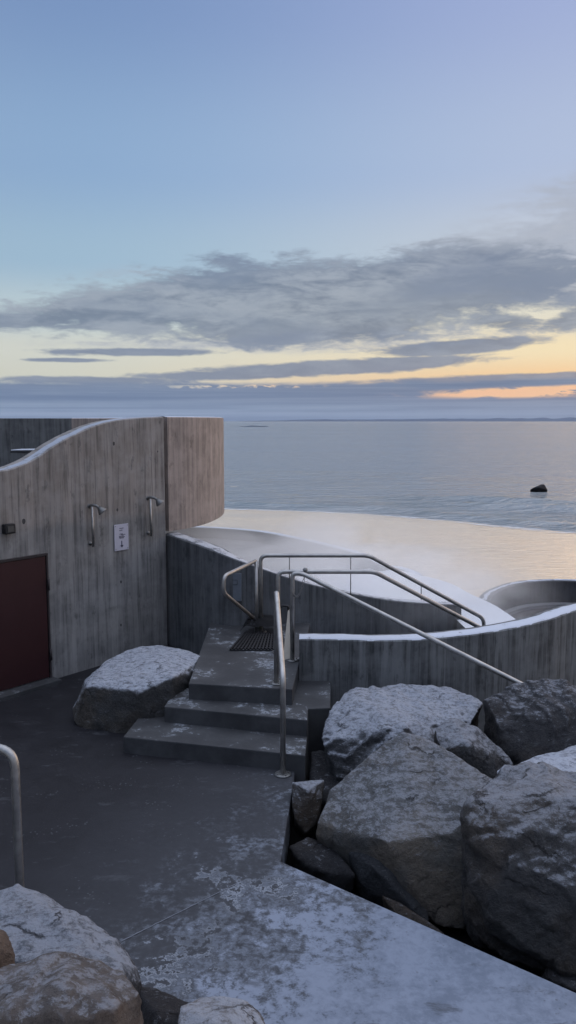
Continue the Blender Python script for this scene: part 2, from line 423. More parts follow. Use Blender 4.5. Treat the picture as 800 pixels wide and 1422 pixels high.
# --- plaza: dark wet slab on the left, rime ice spreading over the right foreground
def plaza_mat():
    m_, b_, p = new_mat('plaza_frosted_concrete')
    g = b_.n('ShaderNodeNewGeometry').outputs['Position']
    s_ = b_.n('ShaderNodeSeparateXYZ'); b_.set(s_.inputs[0], g)
    x, y = s_.outputs[0], s_.outputs[1]
    n1 = b_.noise(g, 0.9, 5, 0.6); n2 = b_.noise(g, 3.2, 7, 0.62, 0.15); n3 = b_.noise(g, 17.0, 6, 0.68, 0.3); n4 = b_.noise(g, 75.0, 4, 0.6)
    # line running from the left foreground to the rock gap: frost lies on the camera side / right of it
    A = G(150, 1330); B = G(400, 1110)
    dx, dy = B.x - A.x, B.y - A.y; L = math.hypot(dx, dy)
    # signed distance, positive to the right
    d = b_.m('SUBTRACT', b_.m('MULTIPLY', b_.m('SUBTRACT', x, A.x), dy / L), b_.m('MULTIPLY', b_.m('SUBTRACT', y, A.y), dx / L))
    fld = b_.m('ADD', b_.m('SUBTRACT', b_.m('MULTIPLY', d, 0.50), 0.08), b_.m('ADD', b_.m('MULTIPLY', b_.m('SUBTRACT', n2, 0.5), 1.5), b_.m('MULTIPLY', b_.m('SUBTRACT', n3, 0.5), 1.0)))
    ice = b_.ss(fld, 0.0, 0.30)
    thin = b_.ss(fld, -0.22, 0.20)
    full = b_.ss(b_.m('ADD', fld, b_.m('MULTIPLY', b_.m('SUBTRACT', n4, 0.5), 0.5)), 0.28, 0.52)
    base = b_.mix(b_.ss(n2, 0.3, 0.7), (0.008, 0.008, 0.011), (0.015, 0.015, 0.019))
    base = b_.mix(b_.m('MULTIPLY', n4, 0.25), base, (0.035, 0.034, 0.038))
    nearx = b_.m('MULTIPLY', 1.0, b_.ss(b_.m('ADD', d, b_.m('MULTIPLY', b_.m('SUBTRACT', n1, 0.5), 1.2)), -1.7, 0.4))
    base = b_.mix(nearx, base, b_.mix(n3, (0.030, 0.031, 0.036), (0.056, 0.059, 0.068)))
    c = b_.mix(b_.m('MULTIPLY', thin, b_.m('MULTIPLY', b_.ss(n3, 0.40, 0.62), 0.5)), base, (0.12, 0.135, 0.16))
    icec = b_.mix(b_.ss(n4, 0.3, 0.75), (0.12, 0.135, 0.165), (0.17, 0.19, 0.235))
    c = b_.mix(b_.m('MULTIPLY', ice, b_.m('ADD', 0.25, b_.m('MULTIPLY', b_.ss(n3, 0.35, 0.6), 0.4))), c, icec)
    c = b_.mix(full, c, b_.mix(b_.ss(b_.m('ADD', b_.m('MULTIPLY', n2, 0.5), b_.m('MULTIPLY', n3, 0.5)), 0.38, 0.60), (0.135, 0.158, 0.205), (0.20, 0.228, 0.288)))
    # wear: bare scuffs and pock marks in the ice
    sc = b_.noise(b_.map(g, (3.0, 6.0, 1.0), rot=(0, 0, R(-35))), 0.9, 7, 0.72, 0.3)
    c = b_.mix(b_.m('MULTIPLY', b_.ss(sc, 0.57, 0.68), 0.65), c, (0.055, 0.058, 0.066))
    vo = b_.n('ShaderNodeTexVoronoi'); b_.set(vo.inputs['Vector'], g); vo.inputs['Scale'].default_value = 26.0
    pock = b_.m('MULTIPLY', b_.m('SUBTRACT', 1.0, b_.ss(vo.outputs['Distance'], 0.10, 0.26)), b_.ss(b_.noise(g, 2.6, 3), 0.53, 0.62))
    c = b_.mix(b_.m('MULTIPLY', pock, 0.7), c, (0.08, 0.085, 0.095))
    # rim of thicker ice along the melt edge
    rim = b_.m('MULTIPLY', b_.ss(fld, 0.0, 0.05), b_.m('SUBTRACT', 1.0, b_.ss(fld, 0.06, 0.13)))
    c = b_.mix(b_.m('MULTIPLY', rim, b_.m('MULTIPLY', b_.ss(n1, 0.45, 0.6), 0.8)), c, (0.25, 0.275, 0.32))
    b_.set(p.inputs['Base Color'], c)
    b_.set(p.inputs['Roughness'], b_.m('ADD', 0.52, b_.m('MULTIPLY', n2, 0.3)))
    p.inputs['Specular IOR Level'].default_value = 0.2
    bump(b_, p, b_.m('ADD', b_.m('MULTIPLY', ice, 0.5), b_.m('ADD', b_.m('MULTIPLY', n3, 0.3), b_.m('MULTIPLY', n4, 0.15))), 0.35, 0.012)
    return m_
MPLAZA = plaza_mat()

def rock_mat():
    """basalt boulder: tint from the object colour, rime on the upward faces (amount from the object alpha)"""
    m_, b_, p = new_mat('rock_basalt_rimed')
    ge = b_.n('ShaderNodeNewGeometry'); oi = b_.n('ShaderNodeObjectInfo')
    tcd = b_.n('ShaderNodeTexCoord').outputs['Object']
    off = b_.n('ShaderNodeVectorMath', operation='ADD'); b_.set(off.inputs[0], tcd)
    b_.set(off.inputs[1], b_.comb(b_.m('MULTIPLY', oi.outputs['Random'], 40.0), 0.0, 0.0)); g = off.outputs[0]
    n1 = b_.noise(g, 1.6, 5, 0.6); n2 = b_.noise(g, 7.0, 8, 0.7, 0.4); n3 = b_.noise(g, 38.0, 6, 0.7); n4 = b_.noise(g, 130.0, 3, 0.6)
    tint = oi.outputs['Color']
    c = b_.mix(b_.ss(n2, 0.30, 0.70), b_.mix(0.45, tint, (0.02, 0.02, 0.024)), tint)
    c = b_.mix(b_.m('MULTIPLY', b_.ss(n1, 0.48, 0.66), 0.55), c, b_.mix(1.0, tint, (1.38, 1.12, 0.86), 'MULTIPLY'))
    c = b_.mix(b_.m('MULTIPLY', b_.ss(n3, 0.42, 0.70), 0.55), c, b_.mix(1.0, c, (0.38, 0.38, 0.42), 'MULTIPLY'))
    c = b_.mix(b_.m('MULTIPLY', b_.ss(n4, 0.62, 0.75), 0.35), c, (0.24, 0.24, 0.25))
    wv = b_.n('ShaderNodeVectorMath', operation='ADD'); b_.set(wv.inputs[0], g)
    b_.set(wv.inputs[1], b_.comb(b_.m('MULTIPLY', b_.m('SUBTRACT', n2, 0.5), 0.35), b_.m('MULTIPLY', b_.m('SUBTRACT', n1, 0.5), 0.35), b_.m('MULTIPLY', b_.m('SUBTRACT', n3, 0.5), 0.06)))
    vo = b_.n('ShaderNodeTexVoronoi', feature='DISTANCE_TO_EDGE'); b_.set(vo.inputs['Vector'], wv.outputs[0]); vo.inputs['Scale'].default_value = 2.6
    crack = b_.m('MULTIPLY', b_.m('SUBTRACT', 1.0, b_.ss(vo.outputs['Distance'], 0.0, 0.022)), b_.ss(b_.noise(g, 2.4, 2), 0.54, 0.64))
    c = b_.mix(b_.m('MULTIPLY', crack, 0.55), c, (0.012, 0.012, 0.014))
    sn = b_.n('ShaderNodeSeparateXYZ'); b_.set(sn.inputs[0], ge.outputs['Normal'])
    amt = oi.outputs['Alpha']
    f = b_.m('ADD', sn.outputs[2], b_.m('ADD', b_.m('MULTIPLY', b_.m('SUBTRACT', n2, 0.5), 0.5), b_.m('MULTIPLY', b_.m('SUBTRACT', n1, 0.5), 0.4)))
    thr = b_.m('MAXIMUM', b_.m('SUBTRACT', 1.05, amt), 0.36)
    fr = b_.ss(f, b_.m('SUBTRACT', thr, 0.1), b_.m('ADD', thr, 0.40))
    dust = b_.ss(b_.m('ADD', sn.outputs[2], b_.m('MULTIPLY', b_.m('SUBTRACT', n2, 0.5), 0.6)), b_.m('SUBTRACT', thr, 0.42), b_.m('ADD', thr, 0.2))
    grainy = b_.ss(b_.m('ADD', b_.m('MULTIPLY', b_.noise(b_.map(g, (1.0, 1.4, 3.2), rot=(R(25), R(15), R(20))), 13.0, 7, 0.74, 0.4), 0.60), b_.m('ADD', b_.m('MULTIPLY', n3, 0.33), b_.m('MULTIPLY', n4, 0.12))), b_.m('SUBTRACT', 0.56, b_.m('MULTIPLY', fr, 0.15)), b_.m('SUBTRACT', 0.64, b_.m('MULTIPLY', fr, 0.07)))
    edge = b_.m('MULTIPLY', b_.ss(ge.outputs['Pointiness'], 0.515, 0.56), b_.m('MULTIPLY', dust, 0.55))
    k = b_.m('MAXIMUM', b_.m('MULTIPLY', fr, b_.m('MULTIPLY', b_.m('ADD', 0.20, b_.m('MULTIPLY', grainy, 0.56)), b_.m('ADD', 0.28, b_.m('MULTIPLY', amt, 0.75)))), b_.m('MULTIPLY', dust, b_.m('MULTIPLY', grainy, 0.4)))
    k = b_.m('MAXIMUM', k, b_.m('MULTIPLY', edge, b_.ss(amt, 0.02, 0.4)))
    k = b_.m('MULTIPLY', k, b_.m('SUBTRACT', 1.0, b_.m('MULTIPLY', crack, 0.8)))
    c = b_.mix(k, c, (0.42, 0.45, 0.52))
    b_.set(p.inputs['Base Color'], c); p.inputs['Roughness'].default_value = 0.85
    p.inputs['Specular IOR Level'].default_value = 0.25
    h = b_.m('ADD', b_.m('MULTIPLY', n2, 0.9), b_.m('ADD', b_.m('MULTIPLY', n3, 0.65), b_.m('SUBTRACT', b_.m('MULTIPLY', n4, 0.16), b_.m('MULTIPLY', crack, 0.5))))
    bump(b_, p, h, 1.0, 0.035)
    return m_
MROCK = rock_mat()

def metal_mat(name, col, rough=0.38, met=0.85):
    m_, b_, p = new_mat(name)
    g = b_.n('ShaderNodeNewGeometry').outputs['Position']
    n1 = b_.noise(g, 12.0, 5, 0.6); n2 = b_.noise(g, 90.0, 3, 0.6)
    b_.set(p.inputs['Base Color'], b_.mix(b_.ss(n1, 0.3, 0.7), tuple(x * 0.72 for x in col), col))
    p.inputs['Metallic'].default_value = met
    b_.set(p.inputs['Roughness'], b_.m('ADD', rough - 0.08, b_.m('MULTIPLY', n1, 0.25)))
    bump(b_, p, n2, 0.12, 0.002)
    return m_
STEEL = metal_mat('brushed_steel', (0.40, 0.39, 0.38))
STEELD = metal_mat('dull_steel', (0.22, 0.22, 0.22), 0.5)
def plain(name, col, rough=0.6, var=0.3, spec=0.3, scale=20.0, met=0.0):
    m_, b_, p = new_mat(name)
    g = b_.n('ShaderNodeNewGeometry').outputs['Position']
    n1 = b_.noise(g, scale, 6, 0.65)
    b_.set(p.inputs['Base Color'], b_.mix(n1, tuple(x * (1 - var) for x in col), tuple(min(1, x * (1 + var)) for x in col)))
    p.inputs['Roughness'].default_value = rough; p.inputs['Specular IOR Level'].default_value = spec; p.inputs['Metallic'].default_value = met
    bump(b_, p, n1, 0.15, 0.005)
    return m_
DOORM = plain('door_dark_red', (0.030, 0.009, 0.011), 0.55, 0.35, 0.3, 3.0)
BLACKP = plain('black_plastic', (0.012, 0.013, 0.016), 0.5)
RUBBER = plain('black_rubber', (0.014, 0.014, 0.017), 0.7, 0.2, 0.3)
SIGNW = plain('sign_white', (0.42, 0.42, 0.50), 0.5, 0.06, 0.4)
INK = plain('sign_ink', (0.05, 0.05, 0.08), 0.6, 0.1)
PALE = plain('pale_plastic', (0.42, 0.38, 0.32), 0.5, 0.15)
HOLE = plain('tie_hole_dark', (0.055, 0.054, 0.056), 0.9)
SOIL = plain('rubble_soil_dark', (0.014, 0.014, 0.015), 0.95, 0.6, 0.1, 9.0)

# ------------------------------------------------------------------ sea, sand, hills
ZS = -3.0
def sea_mat():
    m_, b_, p = new_mat('sea_water')
    g = b_.n('ShaderNodeNewGeometry').outputs['Position']
    s1 = b_.noise(b_.map(g, (0.35, 1.0, 1), rot=(0, 0, R(8))), 0.16, 3, 0.5, 0.3)
    s2 = b_.noise(b_.map(g, (0.45, 1.0, 1), rot=(0, 0, R(-6))), 0.75, 5, 0.6, 0.3)
    s3 = b_.noise(b_.map(g, (0.6, 1.0, 1), rot=(0, 0, R(12))), 3.2, 4, 0.6)
    s0 = b_.noise(b_.map(g, (0.12, 1.0, 1)), 0.012, 4, 0.6)
    p.inputs['Base Color'].default_value = (0.10, 0.125, 0.14, 1)
    p.inputs['Roughness'].default_value = 0.22
    b_.set(p.inputs['Roughness'], b_.m('ADD', 0.04, b_.m('MULTIPLY', s0, 0.16)))
    p.inputs['IOR'].default_value = 2.5
    h = b_.m('ADD', b_.m('MULTIPLY', s1, 1.6), b_.m('ADD', b_.m('MULTIPLY', s2, 1.3), b_.m('MULTIPLY', s3, 0.20)))
    bump(b_, p, h, 1.0, 0.62)
    return m_
def sand_mat():
    m_, b_, p = new_mat('wet_sand')
    g = b_.n('ShaderNodeNewGeometry').outputs['Position']
    big_ = b_.noise(b_.map(g, (0.25, 1.0, 1), rot=(0, 0, R(10))), 0.22, 4, 0.5)
    rip = b_.noise(b_.map(g, (0.22, 1.0, 1), rot=(0, 0, R(14))), 3.0, 5, 0.6, 0.5)
    rip2 = b_.noise(b_.map(g, (0.5, 1.0, 1), rot=(0, 0, R(-4))), 11.0, 4, 0.6, 0.3)
    c = b_.mix(b_.ss(big_, 0.48, 0.70), (0.86, 0.64, 0.40), (0.56, 0.45, 0.33))  # golden sky reflection painted into the sand colour; shallow wet hollows duller
    b_.set(p.inputs['Base Color'], c)
    b_.set(p.inputs['Roughness'], b_.m('ADD', 0.16, b_.m('MULTIPLY', b_.ss(big_, 0.5, 0.75), 0.22)))
    p.inputs['IOR'].default_value = 1.5
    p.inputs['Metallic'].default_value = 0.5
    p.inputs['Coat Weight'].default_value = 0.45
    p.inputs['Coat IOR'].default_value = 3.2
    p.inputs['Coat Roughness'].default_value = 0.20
    bp = b_.n('ShaderNodeBump'); bp.inputs['Strength'].default_value = 1.0; bp.inputs['Distance'].default_value = 0.16
    b_.set(bp.inputs['Height'], b_.m('ADD', b_.m('MULTIPLY', rip, 1.0), b_.m('MULTIPLY', rip2, 0.25)))
    b_.set(p.inputs['Normal'], bp.outputs[0]); b_.set(p.inputs['Coat Normal'], bp.outputs[0])
    return m_
# shore line: pixel pairs at sea level -> real curve
SH = [G(-2600, 700, ZS), G(-1200, 692, ZS), G(-500, 690, ZS), G(-150, 694, ZS), G(100, 698, ZS), G(315, 706, ZS), G(400, 709, ZS), G(500, 714, ZS), G(600, 721, ZS), G(700, 730, ZS), G(800, 740, ZS), G(950, 756, ZS), G(1200, 775, ZS), G(1900, 800, ZS)]
shore = [Vector((p_[0], p_[1] + 0.9 * noise.noise(Vector((p_[0] * 0.11, 3, 0))) + 0.4 * noise.noise(Vector((p_[0] * 0.5, 9, 0))), 0)) for p_ in catmull([(p.x, p.y) for p in SH], 22)]
offs = [0.0]
while offs[-1] < 45: offs.append(offs[-1] + 0.4)
while offs[-1] < 26000: offs.append(offs[-1] * 1.07)
def sea_h(x, y, o):
    k = noise.noise(Vector((x * 0.07, y * 0.07, 2))); k2 = noise.noise(Vector((x * 0.03, 4, 2)))
    z = 0.32 * math.exp(-((o - 3.4 - 1.6 * k) / 1.1) ** 2) * (0.7 + 0.6 * k2)
    z += 0.50 * math.exp(-((x - 19) / 9) ** 2) * (math.exp(-((o - 13.0 - 3 * k) / 1.3) ** 2) + 0.8 * math.exp(-((o - 8.0 - 2 * k2 - 0.15 * x) / 1.0) ** 2))
    if o < 60: z += 0.03 * noise.noise(Vector((x * 0.3, y * 0.9, 0))) * min(1, o / 5)
    z -= 0.03 * max(0.0, 1 - o / 0.8)
    return ZS + z
bm = bmesh.new(); rows = []
for o in offs:
    row = []
    for p in shore:
        k = (p.y + o) / p.y; x = p.x * k
        row.append(bm.verts.new((x, p.y + o, sea_h(x, p.y + o, o))))
    rows.append(row)
for r0, r1 in zip(rows[:-1], rows[1:]):
    for i in range(len(shore) - 1): bm.faces.new((r0[i], r0[i + 1], r1[i + 1], r1[i]))
tag(from_bm('sea', bm, sea_mat(), None, True), 'calm grey blue sea reaching to the horizon', 'sea', kind='structure')
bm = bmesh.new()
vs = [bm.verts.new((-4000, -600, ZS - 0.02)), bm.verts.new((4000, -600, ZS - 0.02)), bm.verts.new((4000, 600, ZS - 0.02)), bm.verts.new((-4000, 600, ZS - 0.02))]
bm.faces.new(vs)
tag(from_bm('beach_sand', bm, sand_mat()), 'wet rippled sand with golden sky sheen put into its colour', 'beach', kind='structure')
# swash: low wave front and foam lines along the shore
def foam_mat():
    m_, b_, p = new_mat('foam_lace')
    g = b_.n('ShaderNodeNewGeometry').outputs['Position']
    n = b_.noise(b_.map(g, (0.3, 1, 1), rot=(0, 0, R(-8))), 1.6, 6, 0.7, 0.6)
    b_.set(p.inputs['Alpha'], b_.m('MULTIPLY', b_.ss(n, 0.44, 0.66), 0.75))
    p.inputs['Base Color'].default_value = (0.62, 0.66, 0.72, 1); p.inputs['Roughness'].default_value = 0.7
    return m_
FOAM = foam_mat()
def strip(name, pts2, w0, w1, z, mat, hump=0.0):
    bm = bmesh.new(); rows = []
    N = len(pts2)
    for i, p in enumerate(pts2):
        t = (pts2[min(N - 1, i + 1)] - pts2[max(0, i - 1)]).normalized(); n_ = Vector((-t.y, t.x, 0))
        wob = 0.5 * noise.noise(Vector((p.x * 0.12, p.y * 0.12, z * 7)))
        row = []
        for k in range(7):
            s_ = k / 6
            q = p + n_ * (w0 + (w1 - w0) * s_ + wob)
            row.append(bm.verts.new((q.x, q.y, z + hump * math.sin(math.pi * s_))))
        rows.append(row)
    for i in range(N - 1):
        for k in range(6): bm.faces.new((rows[i][k], rows[i + 1][k], rows[i + 1][k + 1], rows[i][k + 1]))
    return from_bm(name, bm, mat, None, True)
tag(strip('sea_foam', shore, -0.55, 0.45, ZS + 0.006, FOAM), 'thin foam line where the sea meets the sand', 'foam', kind='stuff')

def ridge(name, x0, x1, dist, hfun, mat, label, depth=1500):
    bm = bmesh.new(); N = 120; rows = []
    for i in range(N + 1):
        px = x0 + (x1 - x0) * i / N
        d = ray(px, 585); k = dist / d.y
        h = hfun(px)
        row = []
        for j, (dd, hh) in enumerate(((0, 0), (0.25, 0.55), (0.5, 1.0), (0.8, 0.6), (1, 0))):
            q = Vector((d.x * k * (1 + dd * depth / dist), dist + dd * depth, ZS - 2 + hh * h * (1 + 0.15 * noise.noise(Vector((px * 0.1, dd * 3, 0))))))
            row.append(bm.verts.new(q))
        rows.append(row)
    for i in range(N):
        for k in range(4): bm.faces.new((rows[i][k], rows[i + 1][k], rows[i + 1][k + 1], rows[i][k + 1]))
    return tag(from_bm(name, bm, mat, None, True), label, 'hills', kind='structure')
HILL = plain('far_hill', (0.05, 0.075, 0.13), 0.95, 0.15, 0.1, 0.002)
def hf(px):
    t = max(0.0, min(1.0, (px - 360) / 480))
    return (9 + 5 * noise.noise(Vector((px * 0.012, 0, 0))) + 3 * noise.noise(Vector((px * 0.05, 3, 0)))) * (0.55 + 0.8 * t) * 9.0 * min(1, max(0, (px - 300) / 100))
ridge('far_hills', 300, 1300, 22000, hf, HILL, 'low blue hills along the far shore at right', 3000)
ISLE = plain('islet_dark', (0.07, 0.09, 0.12), 0.95, 0.2, 0.1, 0.02)
ridge('low_islet', 322, 382, 900, lambda px: 1.2 + 2.0 * math.sin(math.pi * min(1, max(0, (px - 322) / 60))), ISLE, 'low dark islet on the sea beside the wall edge', 60)

# ------------------------------------------------------------------ ground: rubble base, plaza slab
def base_h(x, y):
    t = min(1.0, max(0.0, (y - 9.0) / 6.0)); t2 = min(1.0, max(0.0, (abs(x - 0) - 9.0) / 6.0))
    k = max(t, t2); k = k * k * (3 - 2 * k)
    z = -0.55 * (1 - k) + (ZS - 0.4) * k
    return z + 0.10 * noise.noise(Vector((x * 1.3, y * 1.3, 0))) + 0.05 * noise.noise(Vector((x * 4, y * 4, 5)))
bm = bmesh.new(); NX, NY = 150, 130; gv = []
for j in range(NY + 1):
    gv.append([bm.verts.new((-18 + 36 * i / NX, -6 + 24 * j / NY, base_h(-18 + 36 * i / NX, -6 + 24 * j / NY))) for i in range(NX + 1)])
for j in range(NY):
    for i in range(NX): bm.faces.new((gv[j][i], gv[j][i + 1], gv[j + 1][i + 1], gv[j + 1][i]))
tag(from_bm('breakwater_ground', bm, SOIL, None, True), 'dark stony fill between the boulders', 'ground', kind='structure')

E1 = G(390, 1196); E0 = G(408, 1085); E2 = G(800, 1378)
e2dir = (E2 - E1); E3 = E1 + e2dir * 2.4
bm = bmesh.new()
W1L = [G(0, 965), G(65, 951)]
poly = [(-9, 7.2), (-9, -1.5), (E3.x, -1.5), (E3.x, E3.y), (E1.x, E1.y), (E0.x, E0.y), (0.13, 8.4), (-0.3, 9.6), (-0.9, 12.0), (-9, 12.0)]
prism(bm, [Vector((p[0], p[1], 0)) for p in poly], -0.30, 0.0)
bevel_all(bm, 0.012, 2)
tag(from_bm('paved_plaza', bm, MPLAZA), 'dark wet concrete ground with pale frost at lower right', 'paving', kind='structure')
# expansion joint / ice seam across the slab
j0, j1, j2 = G(168, 1307, 0.004), G(240, 1268, 0.004), G(330, 1226, 0.004)
bm = bmesh.new()
prev = None
jp = []
for k in range(41):
    t = k / 40
    p = j0.lerp(j2, t); wv = 0.004 + 0.004 * abs(noise.noise(Vector((t * 12, 0, 0))))
    n_ = Vector((-(j2 - j0).y, (j2 - j0).x, 0)).normalized()
    off = n_ * 0.006 * noise.noise(Vector((t * 20, 4, 0)))
    jp.append((bm.verts.new(p + off - n_ * wv * 0.7), bm.verts.new(p + off + n_ * wv * 0.7)))
for a_, c_ in zip(jp[:-1], jp[1:]): bm.faces.new((a_[0], c_[0], c_[1], a_[1]))
tag(from_bm('ice_seam', bm, plain('ice_seam_pale', (0.13, 0.14, 0.165), 0.5, 0.5)), 'thin pale ice line along a joint in the paving', 'paving joint', kind='structure')

# ------------------------------------------------------------------ stairs and landing (solid concrete flight)
st = empty('concrete_steps', (-0.7, 8.0, 0), 'three grey concrete steps up to a landing beside the frosted boulder', 'stairs')
z1, z2, z3 = 0.165, 0.33, 0.50
def flight(name, poly_px, z, z0, seed, extra=None):
    pl = [G(px, py, z) for px, py in poly_px] + [Vector(e) for e in (extra or [])]
    bm = bmesh.new(); prism(bm, pl, z0, z)
    bevel_all(bm, 0.012, 2)
    return from_bm(name, bm, MSTEP, st)
a1, a2 = G(171, 1023, z1), G(424, 1049, z1)
flight('step', [(171, 1023), (424, 1049)], z1, -0.3, 1, extra=[(a2.x + 0.08, 8.3, z1), (a1.x + 0.11, 8.5, z1)])
b1, b2 = G(228, 981, z2), G(427, 1000, z2)
c1, c2 = G(428, 984, z2), G(459, 983, z2)
flight('step', [(228, 981), (427, 1000), (428, 984), (459, 983)], z2, -0.9, 2, extra=[(0.50, 9.2, z2), (b1.x + 0.1, 9.0, z2)])
flight('landing', [(262, 949), (406, 957), (416, 918)], z3, -0.29, 3, extra=[(0.18, 9.25, z3), (0.30, 10.6, z3), (-1.05, 10.75, z3)])

# steps down to the pool behind the front wall
ps = empty('pool_steps', (1.2, 9.9, -0.3), 'concrete steps going down to the pool between two walls', 'stairs')
for k in range(5):
    bm = bmesh.new(); x0 = 0.31 + 0.42 * k
    prism(bm, [Vector((x0, 9.22 + 0.02 * k, 0)), Vector((x0 + 0.418, 9.22 + 0.02 * k, 0)), Vector((x0 + 0.418, 10.6 + 0.03 * k, 0)), Vector((x0, 10.6 + 0.03 * k, 0))], -1.2, 0.33 - 0.17 * k)
    bevel_all(bm, 0.01, 2); from_bm('step', bm, MSTEP, ps)

# ------------------------------------------------------------------ the big curved wall with door, showers, sign
WS = G(232, 905)                      # seam position near the ground
SEAM = Vector((-1.70, 11.30))
W0 = Vector((G(0, 966).x, G(0, 966).y)); Wd = Vector((G(65, 952).x, G(65, 952).y))
def w1pt(px):                          # the wall's front line at a photo column
    # param between W0 and SEAM with slight bow
    u = (px - 400) / F
    A_, B_ = W0, SEAM
    # intersect ray x = u*y/(CT..) approx on plan: direction of column (x = u*k, y = (CT)*k)
    # column plane through the camera: x = u' * y with u' depending on height; use z ~ 1.5
    d = ray(px, 800); sl = d.x / d.y
    t = (A_.x - sl * A_.y) / ((A_.x - B_.x) - sl * (A_.y - B_.y))
    p = A_.lerp(B_, t)
    return p
def z_at(py, Yv):
    d = ray(400, py); return H + d.z * Yv / d.y
tops = [(0, 655), (25, 650), (55, 637), (85, 617), (115, 601), (145, 589), (175, 582.5), (205, 580), (231, 579)]
path = []
dW = (SEAM - W0).normalized()
p_ = W0 - dW * 3.2
path.append((p_.x - 0.3, p_.y + 0.5, 2.25, -0.1)); p_ = W0 - dW * 1.2; path.append((p_.x, p_.y + 0.03, 2.50, -0.1))
for px, py in tops:
    q = w1pt(px); path.append((q.x, q.y, z_at(py, q.y), -0.1))
cw = empty('curved_wall', (W0.x, W0.y, 0), 'tall board-marked concrete wall with swooping top, red door and showers', 'wall')
main, PM, UM = wall('wall_panel', path, 0.30, MW1, cw)
cap('frost_cap', PM, 0.30, FROST1, main, 0.010, 0.006, 0.035, 1, 0.11)
ZT = z_at(579, 11.3)
ZB = z_at(738, 11.3)
endp = [(SEAM.x + 0.012, SEAM.y + 0.012), (-1.47, 11.62), (-1.27, 12.1), (-1.13, 12.8), (-1.09, 13.6), (-1.20, 14.5), (-1.55, 15.3), (-2.2, 15.95), (-3.2, 16.35), (-4.3, 16.45)]
endw, PE, UE = wall('wall_panel', [(x, y, ZT, ZB) for x, y in endp], 0.30, MW1E, cw, u0=6.3)
tag(endw, 'tan curved end panel overhanging the pool')
cap('frost_cap', PE, 0.30, FROST, endw, 0.010, 0.01, 0.03, 5)
bw, PB, UB = wall('back_wall', [(-4.31, 16.46, ZT, ZB - 0.3), (-6, 16.3, ZT, ZB - 0.3), (-8, 15.7, ZT, ZB - 0.3), (-10, 14.6, ZT, ZB - 0.3)], 0.30, MW5)
# inner face towards the viewer needs its own lining wall (thickness lies outside)
tag(bw, 'grey board-marked rear wall seen above the swooping wall top', 'wall')
# platform slab inside the ring, its underside is the overhang
inner = [(p[0] , p[1]) for p in PE]
ins = []
for i, p in enumerate(PE):
    a = PE[max(0, i - 1)]; c = PE[min(len(PE) - 1, i + 1)]; t = (c - a)[:2]; t /= np.linalg.norm(t)
    ins.append((p[0] - t[1] * 0.295, p[1] + t[0] * 0.295))
bm = bmesh.new()
left_in = [(p[0] - 0.0, p[1]) for p in [(-9.8, 14.4), (-9.8, 9.0)]]
w1_in = []
for i in range(0, len(PM), 4):
    a = PM[max(0, i - 1)]; c = PM[min(len(PM) - 1, i + 1)]; t = (c - a)[:2]; t /= np.linalg.norm(t)
    w1_in.append((PM[i][0] - t[1] * 0.29, PM[i][1] + t[0] * 0.29))
poly = w1_in + ins[2:] + [(-6, 16.28), (-8, 15.66), (-9.9, 14.5)]
prism(bm, [Vector((x, y, 0)) for x, y in poly], ZB + 0.01, ZB + 0.22)
tag(from_bm('viewing_platform', bm, MSTEP), 'concrete floor slab inside the curved walls', 'platform', kind='structure')
# rear face of the ring left of the swoop: pale snowy bench shelf
bn = empty('wall_bench', Q(50, 630, 12.6), 'thin frosted bench shelf fixed behind the swooping wall top', 'bench')
L_, R_ = Q(14, 626, 12.6), Q(110, 623, 12.9)
bm = bmesh.new(); prism(bm, [Vector((L_.x, L_.y, 0)), Vector((R_.x, R_.y - 0.05, 0)), Vector((R_.x, R_.y + 0.40, 0)), Vector((L_.x + 0.05, L_.y + 0.38, 0))], L_.z - 0.035, L_.z)
bevel_all(bm, 0.006); from_bm('seat', bm, MSTEP, bn)
bm = bmesh.new(); prism(bm, [Vector((L_.x + .01, L_.y + .01, 0)), Vector((R_.x, R_.y - 0.04, 0)), Vector((R_.x, R_.y + 0.39, 0)), Vector((L_.x + 0.06, L_.y + 0.37, 0))], L_.z + 0.001, L_.z + 0.018)
bevel_all(bm, 0.005); from_bm('frost_layer', bm, FROST, bn)
bm = bmesh.new()
vs = []
for yy in (0.06, 0.30):
    vs.append([bm.verts.new((L_.x + 0.10, L_.y + yy, L_.z - 0.036)), bm.verts.new((R_.x, L_.y + yy, L_.z - 0.036)), bm.verts.new((R_.x, L_.y + yy, L_.z - 0.17)), bm.verts.new((L_.x + 0.62, L_.y + yy, L_.z - 0.12))])
for k in range(4): bm.faces.new((vs[0][k], vs[0][(k + 1) % 4], vs[1][(k + 1) % 4], vs[1][k]))
bm.faces.new(vs[0]); bm.faces.new(vs[1]); from_bm('bracket', bm, MW5, bn)
bm = bmesh.new(); box(bm, (R_.x - 0.05, L_.y + 0.18, (L_.z - 0.17 + ZB + 0.22) / 2), 0.35, 0.28, (L_.z - 0.17) - (ZB + 0.22)); from_bm('support', bm, MW5, bn)

# frame of the wall surface: normal toward the viewer
nW = Vector((dW.y, -dW.x)); nW = nW if nW.y < 0 else -nW
def on_wall(px, py, out=0.0):
    q = w1pt(px)
    # refine column for the real height
    for _ in range(3):
        d = ray(px, py); sl = d.x / d.y
        t = (W0.x - sl * W0.y) / ((W0.x - SEAM.x) - sl * (W0.y - SEAM.y)); q = W0.lerp(SEAM, t)
    return Vector((q.x + nW.x * out, q.y + nW.y * out, z_at(py, q.y)))
MROT = Matrix(((dW.x, nW.x, 0, 0), (dW.y, nW.y, 0, 0), (0, 0, 1, 0), (0, 0, 0, 1)))
def wbox(bm, c, su, sn_, sz): return box(bm, c, su, sn_, sz, rot=MROT)
